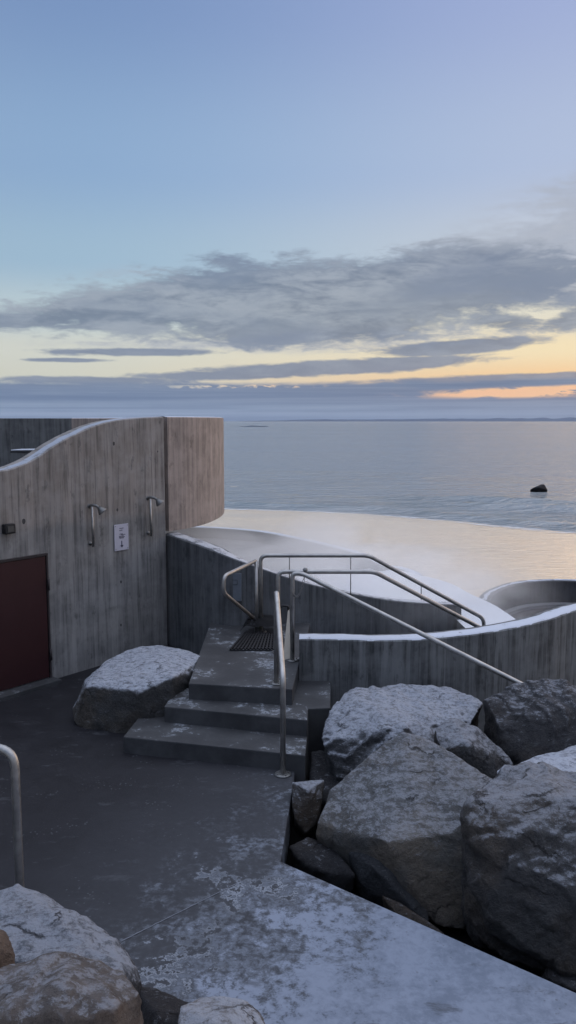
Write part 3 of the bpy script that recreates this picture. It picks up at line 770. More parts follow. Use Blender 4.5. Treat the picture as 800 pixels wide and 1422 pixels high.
# door
dt = on_wall(62, 771); db = on_wall(64, 952)
zt_, zb_ = on_wall(62, 771).z, 0.05
Dw = 1.05
cD = Vector((dt.x, dt.y, 0)) - Vector((dW.x, dW.y, 0)) * (Dw / 2)
nW3 = Vector((nW.x, nW.y, 0)); dW3 = Vector((dW.x, dW.y, 0))
bm = bmesh.new(); wbox(bm, cD + nW3 * 0.012 + Vector((0, 0, (zt_ + zb_) / 2)), Dw - 0.02, 0.03, zt_ - zb_ - 0.02); bevel_all(bm, 0.004)
door = from_bm('door', bm, DOORM, cw)
bm = bmesh.new()
wbox(bm, cD + nW3 * 0.010 + Vector((0, 0, zt_ + 0.012)), Dw + 0.05, 0.05, 0.025)
wbox(bm, cD + dW3 * (Dw / 2 + 0.012) + nW3 * 0.010 + Vector((0, 0, zt_ / 2)), 0.022, 0.046, zt_ - 0.005)
from_bm('door_frame', bm, plain('frame_dark', (0.03, 0.025, 0.028), 0.5), door)
bm = bmesh.new()
for zz in (zt_ - 0.36, 0.34): tube(bm, [cD + dW3 * (Dw / 2 + 0.012) + nW3 * 0.045 + Vector((0, 0, zz - 0.07)), cD + dW3 * (Dw / 2 + 0.012) + nW3 * 0.045 + Vector((0, 0, zz + 0.07))], 0.014, 10)
from_bm('hinge', bm, bpy.data.materials['frame_dark'], door)
bm = bmesh.new(); wbox(bm, cD + nW3 * 0.10 + Vector((0, 0, 0.02)), Dw + 0.1, 0.18, 0.055); bevel_all(bm, 0.008); from_bm('threshold', bm, MSTEP, cw)
# tie holes
for px, py, r_ in ((33, 724, 0.034), (158, 616, 0.026), (163, 708, 0.022), (168, 808, 0.022), (168, 868, 0.02), (219, 627, 0.014)):
    bm = bmesh.new(); c0 = on_wall(px, py, 0.001); M = Matrix.Translation(c0) @ nW3.to_track_quat('Z', 'Y').to_matrix().to_4x4()
    bmesh.ops.create_circle(bm, cap_ends=True, segments=14, radius=r_, matrix=M)
    for k_, v in enumerate(bm.verts):
        q_ = v.co - c0; q_ *= 0.72 + 0.3 * noise.noise(Vector((k_ * 0.9, px, 0))); q_.z *= 1.35; v.co = c0 + q_
    ob = from_bm('tie_hole', bm, HOLE, cw)
# showers
def shower(px, py_top, py_bot, label):
    top, bot = on_wall(px, py_top, 0.06), on_wall(px, py_bot, 0.06)
    bot = Vector((top.x, top.y, bot.z))
    e = empty('wall_shower', bot, label, 'shower', 'wall showers')
    tube_obj('riser_pipe', [bot, top], 0.017, STEEL, e)
    rg = dW3
    tube_obj('shower_arm', [top - nW3 * 0.06, top + Vector((0, 0, 0.02)), top + nW3 * 0.045 + rg * 0.03 + Vector((0, 0, 0.012)), top + nW3 * 0.07 + rg * 0.055 + Vector((0, 0, -0.02))], 0.018, STEELD, e, bend=0.03)
    hp = top + nW3 * 0.078 + rg * 0.062 + Vector((0, 0, -0.03)); ax = (nW3 * 0.4 + rg * 0.5 + Vector((0, 0, -0.8))).normalized()
    tube_obj('shower_head', [hp - ax * 0.03, hp, hp + ax * 0.045, hp + ax * 0.055], [0.02, 0.035, 0.062, 0.060], STEELD, e, seg=20)
    for p in (top, bot + Vector((0, 0, 0.04))):
        bm = bmesh.new(); tube(bm, [p - nW3 * 0.06, p - nW3 * 0.052, p - nW3 * 0.050, p], [0.028, 0.028, 0.010, 0.010], 18)
        from_bm('wall_flange', bm, STEELD, e)
shower(124, 703, 759, 'steel wall shower nearer the red door, left of the white notice')
shower(205, 692, 744, 'steel wall shower right of the white notice, by the panel seam')
# white notice
s0, s1 = on_wall(158.5, 765, 0.012), on_wall(177, 727, 0.012)
sw = (Vector((s1.x, s1.y)) - Vector((s0.x, s0.y))).length; sh = abs(s1.z - s0.z) + 0.01
sc_ = (s0 + s1) / 2
sg = empty('notice_sign', sc_ - Vector((0, 0, sh / 2)), 'small white notice with faint writing and a down arrow between the showers', 'sign')
bm = bmesh.new(); wbox(bm, sc_, sw, 0.008, sh); bevel_all(bm, 0.002); from_bm('panel', bm, SIGNW, sg)
def onsg(u, v): return sc_ + dW3 * (u * sw) + Vector((0, 0, v * sh)) + nW3 * 0.0065
for (u, v, wd) in ((0.0, 0.345, 0.30), (-0.04, 0.27, 0.22), (-0.03, 0.13, 0.26), (0.12, 0.10, 0.30), (-0.02, 0.05, 0.34), (0.02, 0.01, 0.42), (0.0, -0.03, 0.30)):
    n_ = int(wd * 14); bm = bmesh.new()
    for k in range(n_):
        if random.random() < 0.0: continue
        uu = u - wd / 2 + (k + 0.5) * wd / n_
        wbox(bm, onsg(uu, v), sw * wd / n_ * 0.75, 0.003, sh * 0.024 * random.uniform(0.7, 1.1))
    tag(from_bm('text_line', bm, INK, sg))
bm = bmesh.new(); wbox(bm, onsg(0, -0.22), sw * 0.05, 0.003, sh * 0.17)
v3 = [bm.verts.new(onsg(-0.12, -0.30) + nW3 * 0.0015), bm.verts.new(onsg(0.12, -0.30) + nW3 * 0.0015), bm.verts.new(onsg(0.0, -0.40) + nW3 * 0.0015)]; bm.faces.new(v3)
from_bm('arrow', bm, INK, sg)
for u in (-0.42, 0.42):
    for v in (-0.44, 0.44): tube_obj('screw', [onsg(u, v) - nW3 * 0.002, onsg(u, v) + nW3 * 0.003], 0.005, STEELD, sg, seg=8)
# black lamp box
lp = on_wall(9.5, 734, 0.04)
le = empty('wall_lamp', lp, 'small square black fitting above the red door', 'wall lamp')
bm = bmesh.new(); wbox(bm, lp, 0.135, 0.08, 0.115); bevel_all(bm, 0.012); from_bm('housing', bm, BLACKP, le)
bm = bmesh.new(); wbox(bm, lp + nW3 * 0.042, 0.085, 0.006, 0.07); bevel_all(bm, 0.002); from_bm('lens', bm, plain('lens_dark', (0.03, 0.035, 0.04), 0.15, 0.1, 0.6), le)

# ------------------------------------------------------------------ inner wall running from the seam down to the right
p2 = [(228.5, 741, 11.36), (280, 759, 10.7), (330, 778, 10.45), (430, 811, 10.65), (530, 832, 11.0), (600, 838.5, 11.3), (641, 840, 11.6)]
rows = []
for px, py, Yv in p2:
    q = Q(px, py, Yv); rows.append((q.x, q.y, q.z, -3.2))
iw = empty('sloping_inner_wall', (rows[0][0], rows[0][1], 0), 'dark grey wall sloping down to the right behind the steel railings', 'wall')
o_, P2, U2 = wall('wall_body', rows, 0.24, MW2, iw, u0=12.0)
cap('frost_cap', P2, 0.24, frost_mat('frost_thin', (0.46, 0.46, 0.48), (0.12, 0.12, 0.13), 0.46), o_, 0.008, 0.01, 0.03, 11)
# faint painted square on the wall
f1 = Q(326, 815, 10.40)
def on2(px, py, out=0.004):
    # on the inner wall's front near columns 300-350
    a_, c_ = Vector((rows[1][0], rows[1][1])), Vector((rows[2][0], rows[2][1]))
    d = ray(px, py); sl = d.x / d.y
    t = (a_.x - sl * a_.y) / ((a_.x - c_.x) - sl * (a_.y - c_.y)); q = a_.lerp(c_, t)
    n_ = Vector(((c_ - a_).y, -(c_ - a_).x)).normalized()
    return Vector((q.x + n_.x * (out + 0.02), q.y + n_.y * (out + 0.02), z_at(py, q.y)))
bm = bmesh.new()
c4 = [on2(309, 834), on2(336, 834), on2(336, 796), on2(309, 796)]
lo_ = [bm.verts.new(p) for p in c4]; hi_ = [bm.verts.new(p + Vector((0.01, 0.03, 0))) for p in c4]
bm.faces.new(lo_); bm.faces.new(hi_)
for k in range(4): bm.faces.new((lo_[k], lo_[(k + 1) % 4], hi_[(k + 1) % 4], hi_[k]))
pp_ = empty('wall_plate', c4[0], 'faint grey square plate on the sloping wall inside the railing loop', 'sign')
from_bm('plate', bm, plain('plate_grey', (0.125, 0.14, 0.165), 0.6, 0.15), pp_)
bm = bmesh.new()
for (x0, y0, x1, y1) in ((318, 805, 331, 805), (318, 812, 331, 811), (321, 800, 321, 818), (331, 805, 331, 811)):
    tube(bm, [on2(x0, y0, 0.006), on2(x1, y1, 0.006)], 0.0035, 6)
from_bm('symbol', bm, plain('symbol_dark', (0.05, 0.055, 0.065), 0.6), pp_)

# ------------------------------------------------------------------ front pool wall (right) with frosted top
p3 = [(415.5, 888, 0.0), (470, 888.5, 0), (520, 890, 0), (590, 888, 0), (660, 881, 0), (720, 871, 0), (765, 860, 0), (800, 848, 0)]
ZW3 = 0.80
rows = []
for px, py, _ in p3:
    q = G(px, py, ZW3); rows.append((q.x, q.y, ZW3, -1.6))
q = rows[-1]
rows += [(q[0] + 0.8, q[1] + 0.62, ZW3, -2.4), (q[0] + 1.7, q[1] + 1.45, ZW3, -3.2), (q[0] + 2.6, q[1] + 2.5, ZW3 - 0.1, -3.2), (q[0] + 3.3, q[1] + 3.8, ZW3 - 0.3, -3.2)]
fw = empty('front_pool_wall', (rows[0][0], rows[0][1], 0), 'curved streaky concrete pool wall with white frosted top behind the boulders', 'wall')
o_, P3, U3 = wall('wall_body', rows, 0.28, MW3, fw, u0=20.0)
cap('frost_cap', P3, 0.28, FROST, o_, 0.014, 0.0, 0.022, 21, 0.05)

# ------------------------------------------------------------------ snowy deck, hot pool, outer rim, lower round pool
ZD = 0.30
farp = [(690, 842), (672, 833), (652, 824), (620, 808), (565, 794), (527, 785)]
deck_far = [G(px, py, ZD) for px, py in farp]
rimpx = [(575, 797), (558, 792.5), (542, 788), (525, 783), (500, 771), (461, 760), (410, 748), (355, 738), (290, 733), (220, 731)]
rim = [G(px, py, ZD + (0.0, 0.0, 0.05, 0.14)[i] if i < 4 else ZD + 0.2) for i, (px, py) in enumerate(rimpx)]
# back line of the inner wall
def back_line(P, th):
    out = []
    for i, p in enumerate(P):
        a = P[max(0, i - 1)]; c = P[min(len(P) - 1, i + 1)]; t = (c - a)[:2]; t /= np.linalg.norm(t)
        out.append((p[0] - t[1] * th, p[1] + t[0] * th))
    return out
bl = back_line(P2, 0.235)
split = [G(400, 803, ZD), G(430, 799, ZD), (G(470, 794, ZD)), G(527, 788, ZD)]
spl = catmull([(p.x, p.y) for p in split], 6)
# deck polygon: along the inner wall (from column ~400) to its end, then right, up the far edge, back along the split line
near = [p for p in bl if p[0] > -0.05]
endn = near[-1]
dk = near + [(endn[0] + 0.05, endn[1] - 0.25), (endn[0] + 0.10, 10.6), (2.9, 9.75), (3.35, 10.2), (3.65, 10.9)]
dk += [(G(728, 868, ZD).x, G(728, 868, ZD).y), (G(705, 852, ZD).x, G(705, 852, ZD).y)]
dk += [(p[0], p[1]) for p in catmull([(p.x, p.y) for p in deck_far], 6)]
dk += [(p[0], p[1]) for p in spl[::-1]]
bm = bmesh.new(); prism(bm, [Vector((x, y, 0)) for x, y in dk], ZS - 0.2, ZD)
for f in bm.faces:
    f.material_index = 1
bmesh.ops.recalc_face_normals(bm, faces=bm.faces)
for f in bm.faces: f.material_index = 0 if f.normal.z > 0.5 else 1
me = bpy.data.meshes.new('snowy_deck'); bm.to_mesh(me); bm.free()
tag(mesh_obj('snowy_deck', me, [SNOW, MDECK]), 'smooth snow-covered deck beyond the sloping wall', 'terrace', kind='structure')
# hot pool water
def water_mat(name, col, rough):
    m_, b_, p = new_mat(name)
    g = b_.n('ShaderNodeNewGeometry').outputs['Position']
    n = b_.noise(g, 6.0, 4, 0.5)
    p.inputs['Base Color'].default_value = (*col, 1); p.inputs['Roughness'].default_value = rough; p.inputs['IOR'].default_value = 1.33
    bump(b_, p, n, 0.25, 0.01); return m_
wl = [p for p in bl if p[0] <= -0.05]
inr = [(p.x, p.y) for p in rim[3:]]
pw = wl + [(p[0], p[1]) for p in spl] + inr + [(-4.5, 19.5), (-4.5, 13.5), (-2.2, 11.6)]
bm = bmesh.new(); bm.faces.new([bm.verts.new((x, y, ZD - 0.06)) for x, y in pw])
tag(from_bm('hot_pool_water', bm, water_mat('pool_water', (0.20, 0.19, 0.185), 0.2)), 'steaming pool water behind the sloping wall', 'pool water', kind='structure')
rr_ = [(p.x, p.y, ZD + (-0.03, 0.02, 0.06, 0.13)[i] if i < 4 else ZD + 0.2, ZS - 0.2) for i, p in enumerate(rim)]
ow = empty('outer_pool_rim', (rim[0].x, rim[0].y, ZD), 'low curved rim on the far side of the steaming pool', 'wall')
rr_ = rr_[::-1]
o_, PR, UR = wall('wall_body', rr_, 0.22, plain('rim_concrete', (0.2, 0.19, 0.18), 0.8), ow)
cap('frost_cap', PR, 0.22, FROST, o_, 0.01, 0.01, 0.02, 31)
# lower round pool at right
ZP = 0.12
rp = [(681, 834), (687, 825), (702, 817), (725, 810.5), (755, 807.5), (790, 807), (825, 810), (860, 818), (885, 832), (880, 850)]
rows = [(G(px, py, ZP).x, G(px, py, ZP).y, ZP, ZS - 0.2) for px, py in rp]
lpw = empty('round_lower_pool', (rows[0][0], rows[0][1], 0), 'dark round pool enclosure beyond the curved wall at right', 'pool')
# travel clockwise seen from above; outside lies to the left of travel
o_, PL, UL = wall('wall_body', rows, 0.22, MW4, lpw, u0=40.0)
cap('frost_cap', PL, 0.22, FROST, o_, 0.012, 0.05, 0.04, 41)
# inner ledge and water
def inset(P, dd, z):
    return [Vector((p[0] , p[1], z)) for p in [(q[0], q[1]) for q in [(a[0], a[1]) for a in [(P[i][0] + 0, P[i][1]) for i in range(len(P))]]]]
cxm = sum(p[0] for p in PL) / len(PL); cym = min(p[1] for p in PL) + 0.6
led = []
for p in PL: led.append((Vector((p[0], p[1], -0.30)), Vector((cxm + (p[0] - cxm) * 0.93, cym + (p[1] - cym) * 0.90, -0.30))))
bm = bmesh.new()
vv = [(bm.verts.new(a), bm.verts.new(c), bm.verts.new(c - Vector((0, 0, 0.06)))) for a, c in led]
for a, c in zip(vv[:-1], vv[1:]):
    bm.faces.new((a[0], c[0], c[1], a[1])); bm.faces.new((a[1], c[1], c[2], a[2]))
from_bm('ledge', bm, plain('ledge_grey', (0.16, 0.16, 0.17), 0.7), lpw)
bm = bmesh.new(); bm.faces.new([bm.verts.new((p[0], p[1], -0.36)) for p in PL] + [bm.verts.new((8.2, 10.8, -0.36)), bm.verts.new((3.7, 10.8, -0.36))])
tag(from_bm('lower_pool_water', bm, water_mat('pool_water_dark', (0.05, 0.045, 0.05), 0.18)), 'dark still water in the round lower pool', 'pool water', kind='structure')

# ------------------------------------------------------------------ railings
RAD = 0.0255
def rail_pts(lst): return [Q(px, py, Yv) if Yv is not None else None for px, py, Yv in lst]
def flange(c, parent, mat=STEELD):
    bm = bmesh.new(); tube(bm, [c, c + Vector((0, 0, 0.012)), c + Vector((0, 0, 0.013))], [0.075, 0.075, 0.04], 24)
    for k in range(4):
        a_ = k * math.pi / 2 + 0.5
        p = c + Vector((math.cos(a_) * 0.055, math.sin(a_) * 0.055, 0.012)); tube(bm, [p, p + Vector((0, 0, 0.012))], 0.008, 6)
    from_bm('base_flange', bm, mat, parent)
# 1 near stair rail
nb = G(393, 1076, 0.0); ub = G(384, 949, z3)
r1 = empty('stair_handrail', nb, 'steel handrail rising from the ground beside the three steps', 'handrail')
nt_ = Vector((nb.x, nb.y, H + ray(393, 941).z * nb.y / ray(393, 941).y))
ut = Q(387, 819, ub.y); ut = Vector((ub.x, ub.y, ut.z))
tube_obj('rail', [nb, nt_, ut, ub], RAD * 1.03, STEEL, r1, seg=18, bend=0.09)
flange(nb, r1); flange(ub, r1)
# 2 far pool rail with loop end
YA = 10.12
r2 = empty('pool_railing_far', Q(362, 858, YA), 'far steel railing with loop end, running level then down into the pool', 'handrail')
r2.name = 'pool_railing'
base = G(362, 862, z3) ; bz = Q(362, 772, YA)
A0 = Vector((bz.x, YA, z3)); A1 = Q(362, 771.5, YA); A1.x = A0.x; A2 = Q(512, 772, YA); A2.z = A1.z
A3 = Q(658, 852, YA + 0.35); A4 = Q(672, 862, YA + 0.42); A5 = Vector((A4.x, A4.y, A4.z - 0.9))
tube_obj('rail', [A0, A1, A2, A4 + Vector((0, 0, 0.03)), A5], RAD, STEEL, r2, seg=16, bend=0.085)
flange(A0, r2)
B0 = Q(355, 779, YA); B1 = Q(311, 800, 9.45); B2 = Q(310, 823, 9.45); B3 = Q(354, 860, YA)
tube_obj('end_loop', [B0, B1, B2, B3], RAD * 0.95, STEEL, r2, seg=16, bend=0.08)
Bp = Q(356, 779, YA - 0.02); tube_obj('post', [Vector((Bp.x, Bp.y, z3)), Bp], RAD * 0.95, STEEL, r2, seg=16)
# thin hangers down from the far rail
for px, yb in ((402, 790), (487, 827), (585, 833)):
    t0 = Q(px, 772 if px < 512 else 772 + (px - 512) * 0.548, YA + (0 if px < 512 else 0.2)); b0 = Q(px, yb, YA + (0 if px < 512 else 0.2))
    if px == 402: b0.z = t0.z - 0.30
    tube_obj('thin_rod', [t0, b0], 0.006, STEELD, r2, seg=8)
# 3 near pool rail
YB = 9.2
r3 = empty('pool_railing', Q(386, 916, YB), 'near steel railing with sloping rail that ends inside the pool wall', 'handrail')
C1 = Q(386, 794, YB); C0 = Vector((C1.x, YB, z3)); C2 = Q(520, 797, YB); C2.z = C1.z; C3 = Q(660, 868, YB + 0.62)
tube_obj('rail', [C0, C1, C2, C3, C3 + Vector((0.25, 0.05, -0.14))], RAD, STEEL, r3, seg=16, bend=0.085)
flange(C0, r3)
kn = Q(424, 792, YB); bm = bmesh.new(); bmesh.ops.create_uvsphere(bm, u_segments=12, v_segments=8, radius=0.032, matrix=Matrix.Translation(kn)); from_bm('joint', bm, STEELD, r3, True)
# 4 outer rail sloping down in front of the pool wall
cb = G(406, 917, z3)
r4 = empty('outer_handrail', cb, 'steel handrail sloping down across the front of the frosted pool wall', 'handrail')
ct = Q(406, 796, cb.y); ct = Vector((cb.x, cb.y, ct.z)); cm = Q(421, 797, cb.y - 0.02); ce = Q(722, 949, 7.95)
tube_obj('rail', [cb, ct, cm, ce, ce + (ce - cm).normalized() * 0.35 + Vector((0, 0, 0))], RAD, STEEL, r4, seg=18, bend=0.07)
flange(cb, r4)
# chain and padlock on the outer post
def chain(pa, pb, sag, n, parent):
    bm = bmesh.new()
    for k in range(n):
        t = (k + 0.5) / n; c = pa.lerp(pb, t) - Vector((0, 0, sag * 4 * t * (1 - t)))
        t2 = t + 0.01; c2 = pa.lerp(pb, t2) - Vector((0, 0, sag * 4 * t2 * (1 - t2))); d = (c2 - c).normalized()
        side = d.cross(Vector((0, 1, 0))).normalized() if k % 2 else d.cross(Vector((1, 0.3, 0))).normalized()
        L = 0.020; ring = []
        for m in range(11):
            a_ = 2 * math.pi * m / 10
            ring.append(c + d * math.cos(a_) * L + side * math.sin(a_) * 0.011)
        tube(bm, ring, 0.0032, 6, False)
    return from_bm('chain', bm, STEELD, parent)
ch = chain(Q(423, 800, cb.y - 0.05), Q(408, 826, cb.y - 0.05), 0.10, 15, None)
tag(ch, 'short chain hanging at the top of the outer railing post', 'chain')
# grab tool leaning by the post: black handle, pale tapering blade
tl = empty('leaning_scraper', G(400, 916, z3), 'pale narrow scraper with black handle leaning by the railing posts', 'scraper')
hb = Q(396, 842, 9.16)
bm = bmesh.new(); b_a, b_b = G(399, 916, z3), Q(401, 846, 9.16)
pts_ = [(-0.05, 0), (0.035, 0), (0.010, 1), (-0.008, 1)]
fr_ = []
for yy in (-0.008, 0.008):
    fr_.append([bm.verts.new(b_a.lerp(b_b, t) + Vector((xx, yy, 0))) for xx, t in pts_])
for k in range(4): bm.faces.new((fr_[0][k], fr_[0][(k + 1) % 4], fr_[1][(k + 1) % 4], fr_[1][k]))
bm.faces.new(fr_[0]); bm.faces.new(fr_[1]); from_bm('blade', bm, PALE, tl)
tube_obj('handle', [Q(401, 850, 9.16), Q(400, 842, 9.16), Q(392, 841, 9.15), Q(391, 844, 9.14)], 0.013, BLACKP, tl, seg=10, bend=0.01)
# 5 foreground railing at the left edge
YL = 4.25
pt = Q(20, 1043, YL)
r5 = empty('foreground_handrail', (pt.x, YL, 0), 'steel handrail post at the left edge behind the foreground boulders', 'handrail')
tube_obj('rail', [Vector((pt.x, YL, 0)), pt, pt + Vector((-0.75, 0.25, 0.02)), pt + Vector((-1.9, 0.7, 0.02))], 0.0245, STEEL, r5, seg=20, bend=0.10)
flange(Vector((pt.x, YL, 0)), r5)
pl = pt + Vector((-1.85, 0.68, 0.02)); tube_obj('post', [Vector((pl.x, pl.y, 0)), pl], 0.0245, STEEL, r5)

# ------------------------------------------------------------------ rubber mats
def mat_ribbed(name, corners, label, ribs=15):
    e = empty(name, corners[0], label, 'mat')
    a_, b_, c_, d_ = corners      # front-left, front-right, back-right, back-left
    bm = bmesh.new()
    for k in range(ribs + 1):
        t = k / ribs
        p, q = a_.lerp(b_, t), d_.lerp(c_, t)
        mid = (p + q) / 2; L = (q - p).length; ang = math.atan2(q.y - p.y, q.x - p.x)
        box(bm, mid + Vector((0, 0, 0.016)), L, 0.020, 0.026, ang)
    for k in range(9):
        t = k / 8; p, q = a_.lerp(d_, t), b_.lerp(c_, t); mid = (p + q) / 2; L = (q - p).length; ang = math.atan2(q.y - p.y, q.x - p.x)
        box(bm, mid + Vector((0, 0, 0.008)), L, 0.018, 0.012, ang)
    return from_bm('ribbed_sheet', bm, RUBBER, e)
mat_ribbed('rubber_mat', [G(320, 904, z3), G(395, 904, z3), G(392, 881, z3), G(340, 881, z3)], 'flat black ribbed rubber mat lying on the landing')
e = empty('rubber_mat', G(345, 880, z3), 'black perforated rubber mat bunched up against the wall behind the ribbed mat', 'mat')
bm = bmesh.new()
nu, nv = 26, 16; grid = []
for j in range(nv + 1):
    row = []
    for i in range(nu + 1):
        u, v = i / nu, j / nv
        p = G(332 + 56 * u, 882, z3).lerp(Vector((Q(345 + 40 * u, 866, 10.3).x, 10.32, z3)), v)
        hump = 0.21 * math.sin(math.pi * min(1, 0.15 + v * 0.6)) * min(1, 0.12 + u * 5.0) * (1 - 0.25 * u)
        hump += 0.02 * noise.noise(Vector((u * 4, v * 4, 0)))
        row.append(bm.verts.new((p.x, p.y, z3 + 0.03 + max(0, hump))))
    grid.append(row)
for j in range(nv):
    for i in range(nu):
        if i % 2 and j % 2 and 0 < i < 10: continue
        bm.faces.new((grid[j][i], grid[j][i + 1], grid[j + 1][i + 1], grid[j + 1][i]))
bmesh.ops.solidify(bm, geom=list(bm.faces), thickness=0.015)
from_bm('perforated_sheet', bm, RUBBER, e)

# ------------------------------------------------------------------ boulders
GROUPS = 'boulders of the breakwater'
def rock(label, pts, depth=0.9, col=(0.10, 0.10, 0.105), frost=0.5, vox=0.022, seed=0, amp=0.035, down=None, group=None, back_shrink=0.72, rough=1.0, extra=None, chips=12, ledge=1.0):
    P = [Q(*p) for p in pts]
    cen = sum(P, Vector()) / len(P)
    back = []
    for p in P:
        q = CAM + (p - CAM) * (1 + depth / p.y)
        back.append(q)
    cb_ = sum(back, Vector()) / len(back)
    back = [cb_ + (q - cb_) * back_shrink for q in back]
    if down is not None:
        low = [Vector((cen.x + (p.x - cen.x) * 0.75, p.y + depth * 0.45, down)) for p in P]
        back += low
    if extra: back += [Vector(e_) for e_ in extra]
    bm = bmesh.new()
    for p in P + back: bm.verts.new(p - cen)
    r_ = bmesh.ops.convex_hull(bm, input=bm.verts)
    junk = [g for g in r_['geom_interior'] + r_['geom_unused'] if isinstance(g, bmesh.types.BMVert)]
    if junk: bmesh.ops.delete(bm, geom=list(set(junk)), context='VERTS')
    me = bpy.data.meshes.new('boulder'); bm.to_mesh(me); bm.free()
    o = bpy.data.objects.new('boulder', me); COL.objects.link(o)
    md = o.modifiers.new('r', 'REMESH'); md.mode = 'VOXEL'; md.voxel_size = vox
    sm = o.modifiers.new('s', 'SMOOTH'); sm.factor = 0.5; sm.iterations = 1
    dg = bpy.context.evaluated_depsgraph_get()
    me2 = bpy.data.meshes.new_from_object(o.evaluated_get(dg))
    o.modifiers.clear(); o.data = me2; bpy.data.meshes.remove(me)
    n = len(me2.vertices); co = np.empty(n * 3, np.float32); no = np.empty(n * 3, np.float32)
    me2.vertices.foreach_get('co', co); me2.vertices.foreach_get('normal', no)
    co = co.reshape(-1, 3); no = no.reshape(-1, 3); so_ = seed * 13.7
    rs = np.random.RandomState(seed + 100); ext = np.ptp(co, axis=0).min()
    for _ in range(chips):
        d = no[rs.randint(n)] + rs.normal(size=3) * 0.22; d /= np.linalg.norm(d)
        pr = co @ d; h_ = pr.max() - ext * rs.uniform(0.004, 0.022)
        over = np.clip(pr - h_, 0, None); co = co - d[None, :] * (over * 0.95)[:, None]
    lax = Vector(rs.normal(size=3)).normalized(); lk = rs.uniform(3.0, 5.0)
    off = Vector((so_, so_ * 0.3, -so_))
    dd = np.empty(n, np.float32)
    for i in range(n):
        v = Vector(co[i])
        a = noise.noise(v * 1.7 + off)
        c_ = 1 - abs(noise.noise(v * 3.6 + off)) * 2.0            # ridges
        e_ = noise.fractal(v * 9.0 + off, 0.9, 2.1, 3)
        # broken facets: cell steps
        g_ = noise.fractal(v * 30.0 + off, 0.8, 2.0, 2)
        vw = v + Vector((a, c_, e_)) * 0.07
        e_ = 0.5 * e_ + 1.1 * (noise.noise(vw * 2.6 + off, noise_basis='VORONOI_F1') - 0.4) + 0.45 * (noise.noise(vw * 7.5 + off, noise_basis='VORONOI_F1') - 0.4)
        q_ = v.dot(lax) * lk + a * 1.6 + e_ * 0.25; q_ -= math.floor(q_)
        f_ = (q_ / 0.85 if q_ < 0.85 else (1 - q_) / 0.15) * max(0.0, min(1.0, 0.5 + 1.5 * c_))
        dd[i] = amp * (0.45 * a + 0.22 * c_ + 0.42 * e_ + 0.50 * f_ * ledge + 0.12 * g_ * rough)
    co += no * dd[:, None]
    me2.vertices.foreach_set('co', co.reshape(-1)); me2.update()
    for p in me2.polygons: p.use_smooth = True
    o.location = cen
    me2.materials.append(MROCK)
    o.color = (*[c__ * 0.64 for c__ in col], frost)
    tag(o, label, 'boulder', group)
    return o

BR = GROUPS
# right pile
rock('big smooth grey boulder with a pointed top in the middle of the right pile',
     [(556, 1014, 6.55), (600, 1029, 6.45), (645, 1058, 6.3), (690, 1086, 6.05), (680, 1120, 5.8), (640, 1155, 5.6), (640, 1200, 5.5), (656, 1245, 5.4), (645, 1292, 5.35), (610, 1285, 5.35),
      (570, 1235, 5.45), (530, 1170, 5.55), (500, 1175, 5.65), (440, 1172, 5.95), (437, 1142, 6.0), (455, 1100, 6.2), (510, 1052, 6.4), (520, 1110, 6.03), (590, 1110, 5.98), (560, 1170, 5.68)],
     0.9, (0.135, 0.134, 0.130), 0.36, 0.017, 1, 0.017, down=-0.5, group=BR, rough=0.6)
rock('large dark boulder with broken ledges at the lower right edge of the photo',
     [(655, 1110, 5.2), (700, 1066, 5.5), (760, 1062, 5.6), (830, 1080, 5.5), (880, 1150, 5.2), (880, 1300, 4.7), (830, 1370, 4.6), (800, 1355, 4.62), (740, 1318, 4.72), (690, 1285, 4.85), (655, 1240, 5.0), (640, 1160, 5.15),
      (655, 1158, 5.02), (690, 1122, 5.08), (740, 1106, 5.12), (800, 1108, 5.08), (700, 1210, 4.88), (760, 1220, 4.72), (820, 1240, 4.62)],
     0.9, (0.095, 0.093, 0.094), 0.42, 0.018, 2, 0.050, down=-0.5, group=BR)
rock('wide boulder with frosted folds behind the pointed one, against the pool wall',
     [(447, 1030, 7.0), (452, 990, 7.4), (485, 960, 7.8), (530, 950, 8.0), (580, 953, 8.0), (640, 958, 7.95), (672, 975, 7.7), (660, 1000, 7.3), (610, 1040, 6.9), (560, 1060, 6.7), (500, 1085, 6.75), (465, 1080, 6.85), (520, 985, 7.2), (540, 1010, 6.9)],
     0.55, (0.085, 0.088, 0.095), 0.86, 0.018, 3, 0.042, down=-0.6, group=BR)
rock('dark angular boulder under the end of the sloping handrail',
     [(672, 975, 7.3), (715, 950, 7.55), (760, 941, 7.6), (800, 955, 7.5), (850, 975, 7.3), (850, 1050, 6.8), (790, 1045, 6.8), (735, 1065, 6.75), (700, 1040, 6.9), (690, 1010, 7.0), (760, 990, 7.0)],
     0.7, (0.055, 0.055, 0.060), 0.22, 0.020, 4, 0.045, down=-0.6, group=BR)
rock('small dark wedge boulder sitting between the pointed and the angular ones',
     [(602, 1012, 6.75), (625, 996, 6.9), (665, 1012, 6.85), (700, 1045, 6.7), (712, 1062, 6.6), (690, 1082, 6.45), (660, 1080, 6.4), (610, 1040, 6.5), (650, 1035, 6.45)],
     0.5, (0.080, 0.080, 0.083), 0.48, 0.018, 5, 0.030, down=0.0, group=BR)
rock('flat white frosted slab boulder at the right edge above the large dark one',
     [(690, 1072, 6.1), (740, 1052, 6.5), (800, 1036, 6.8), (870, 1030, 6.8), (880, 1085, 6.1), (800, 1090, 6.1), (730, 1085, 6.1), (700, 1082, 6.1)],
     0.4, (0.14, 0.14, 0.15), 1.3, 0.018, 6, 0.020, down=-0.3, group=BR)
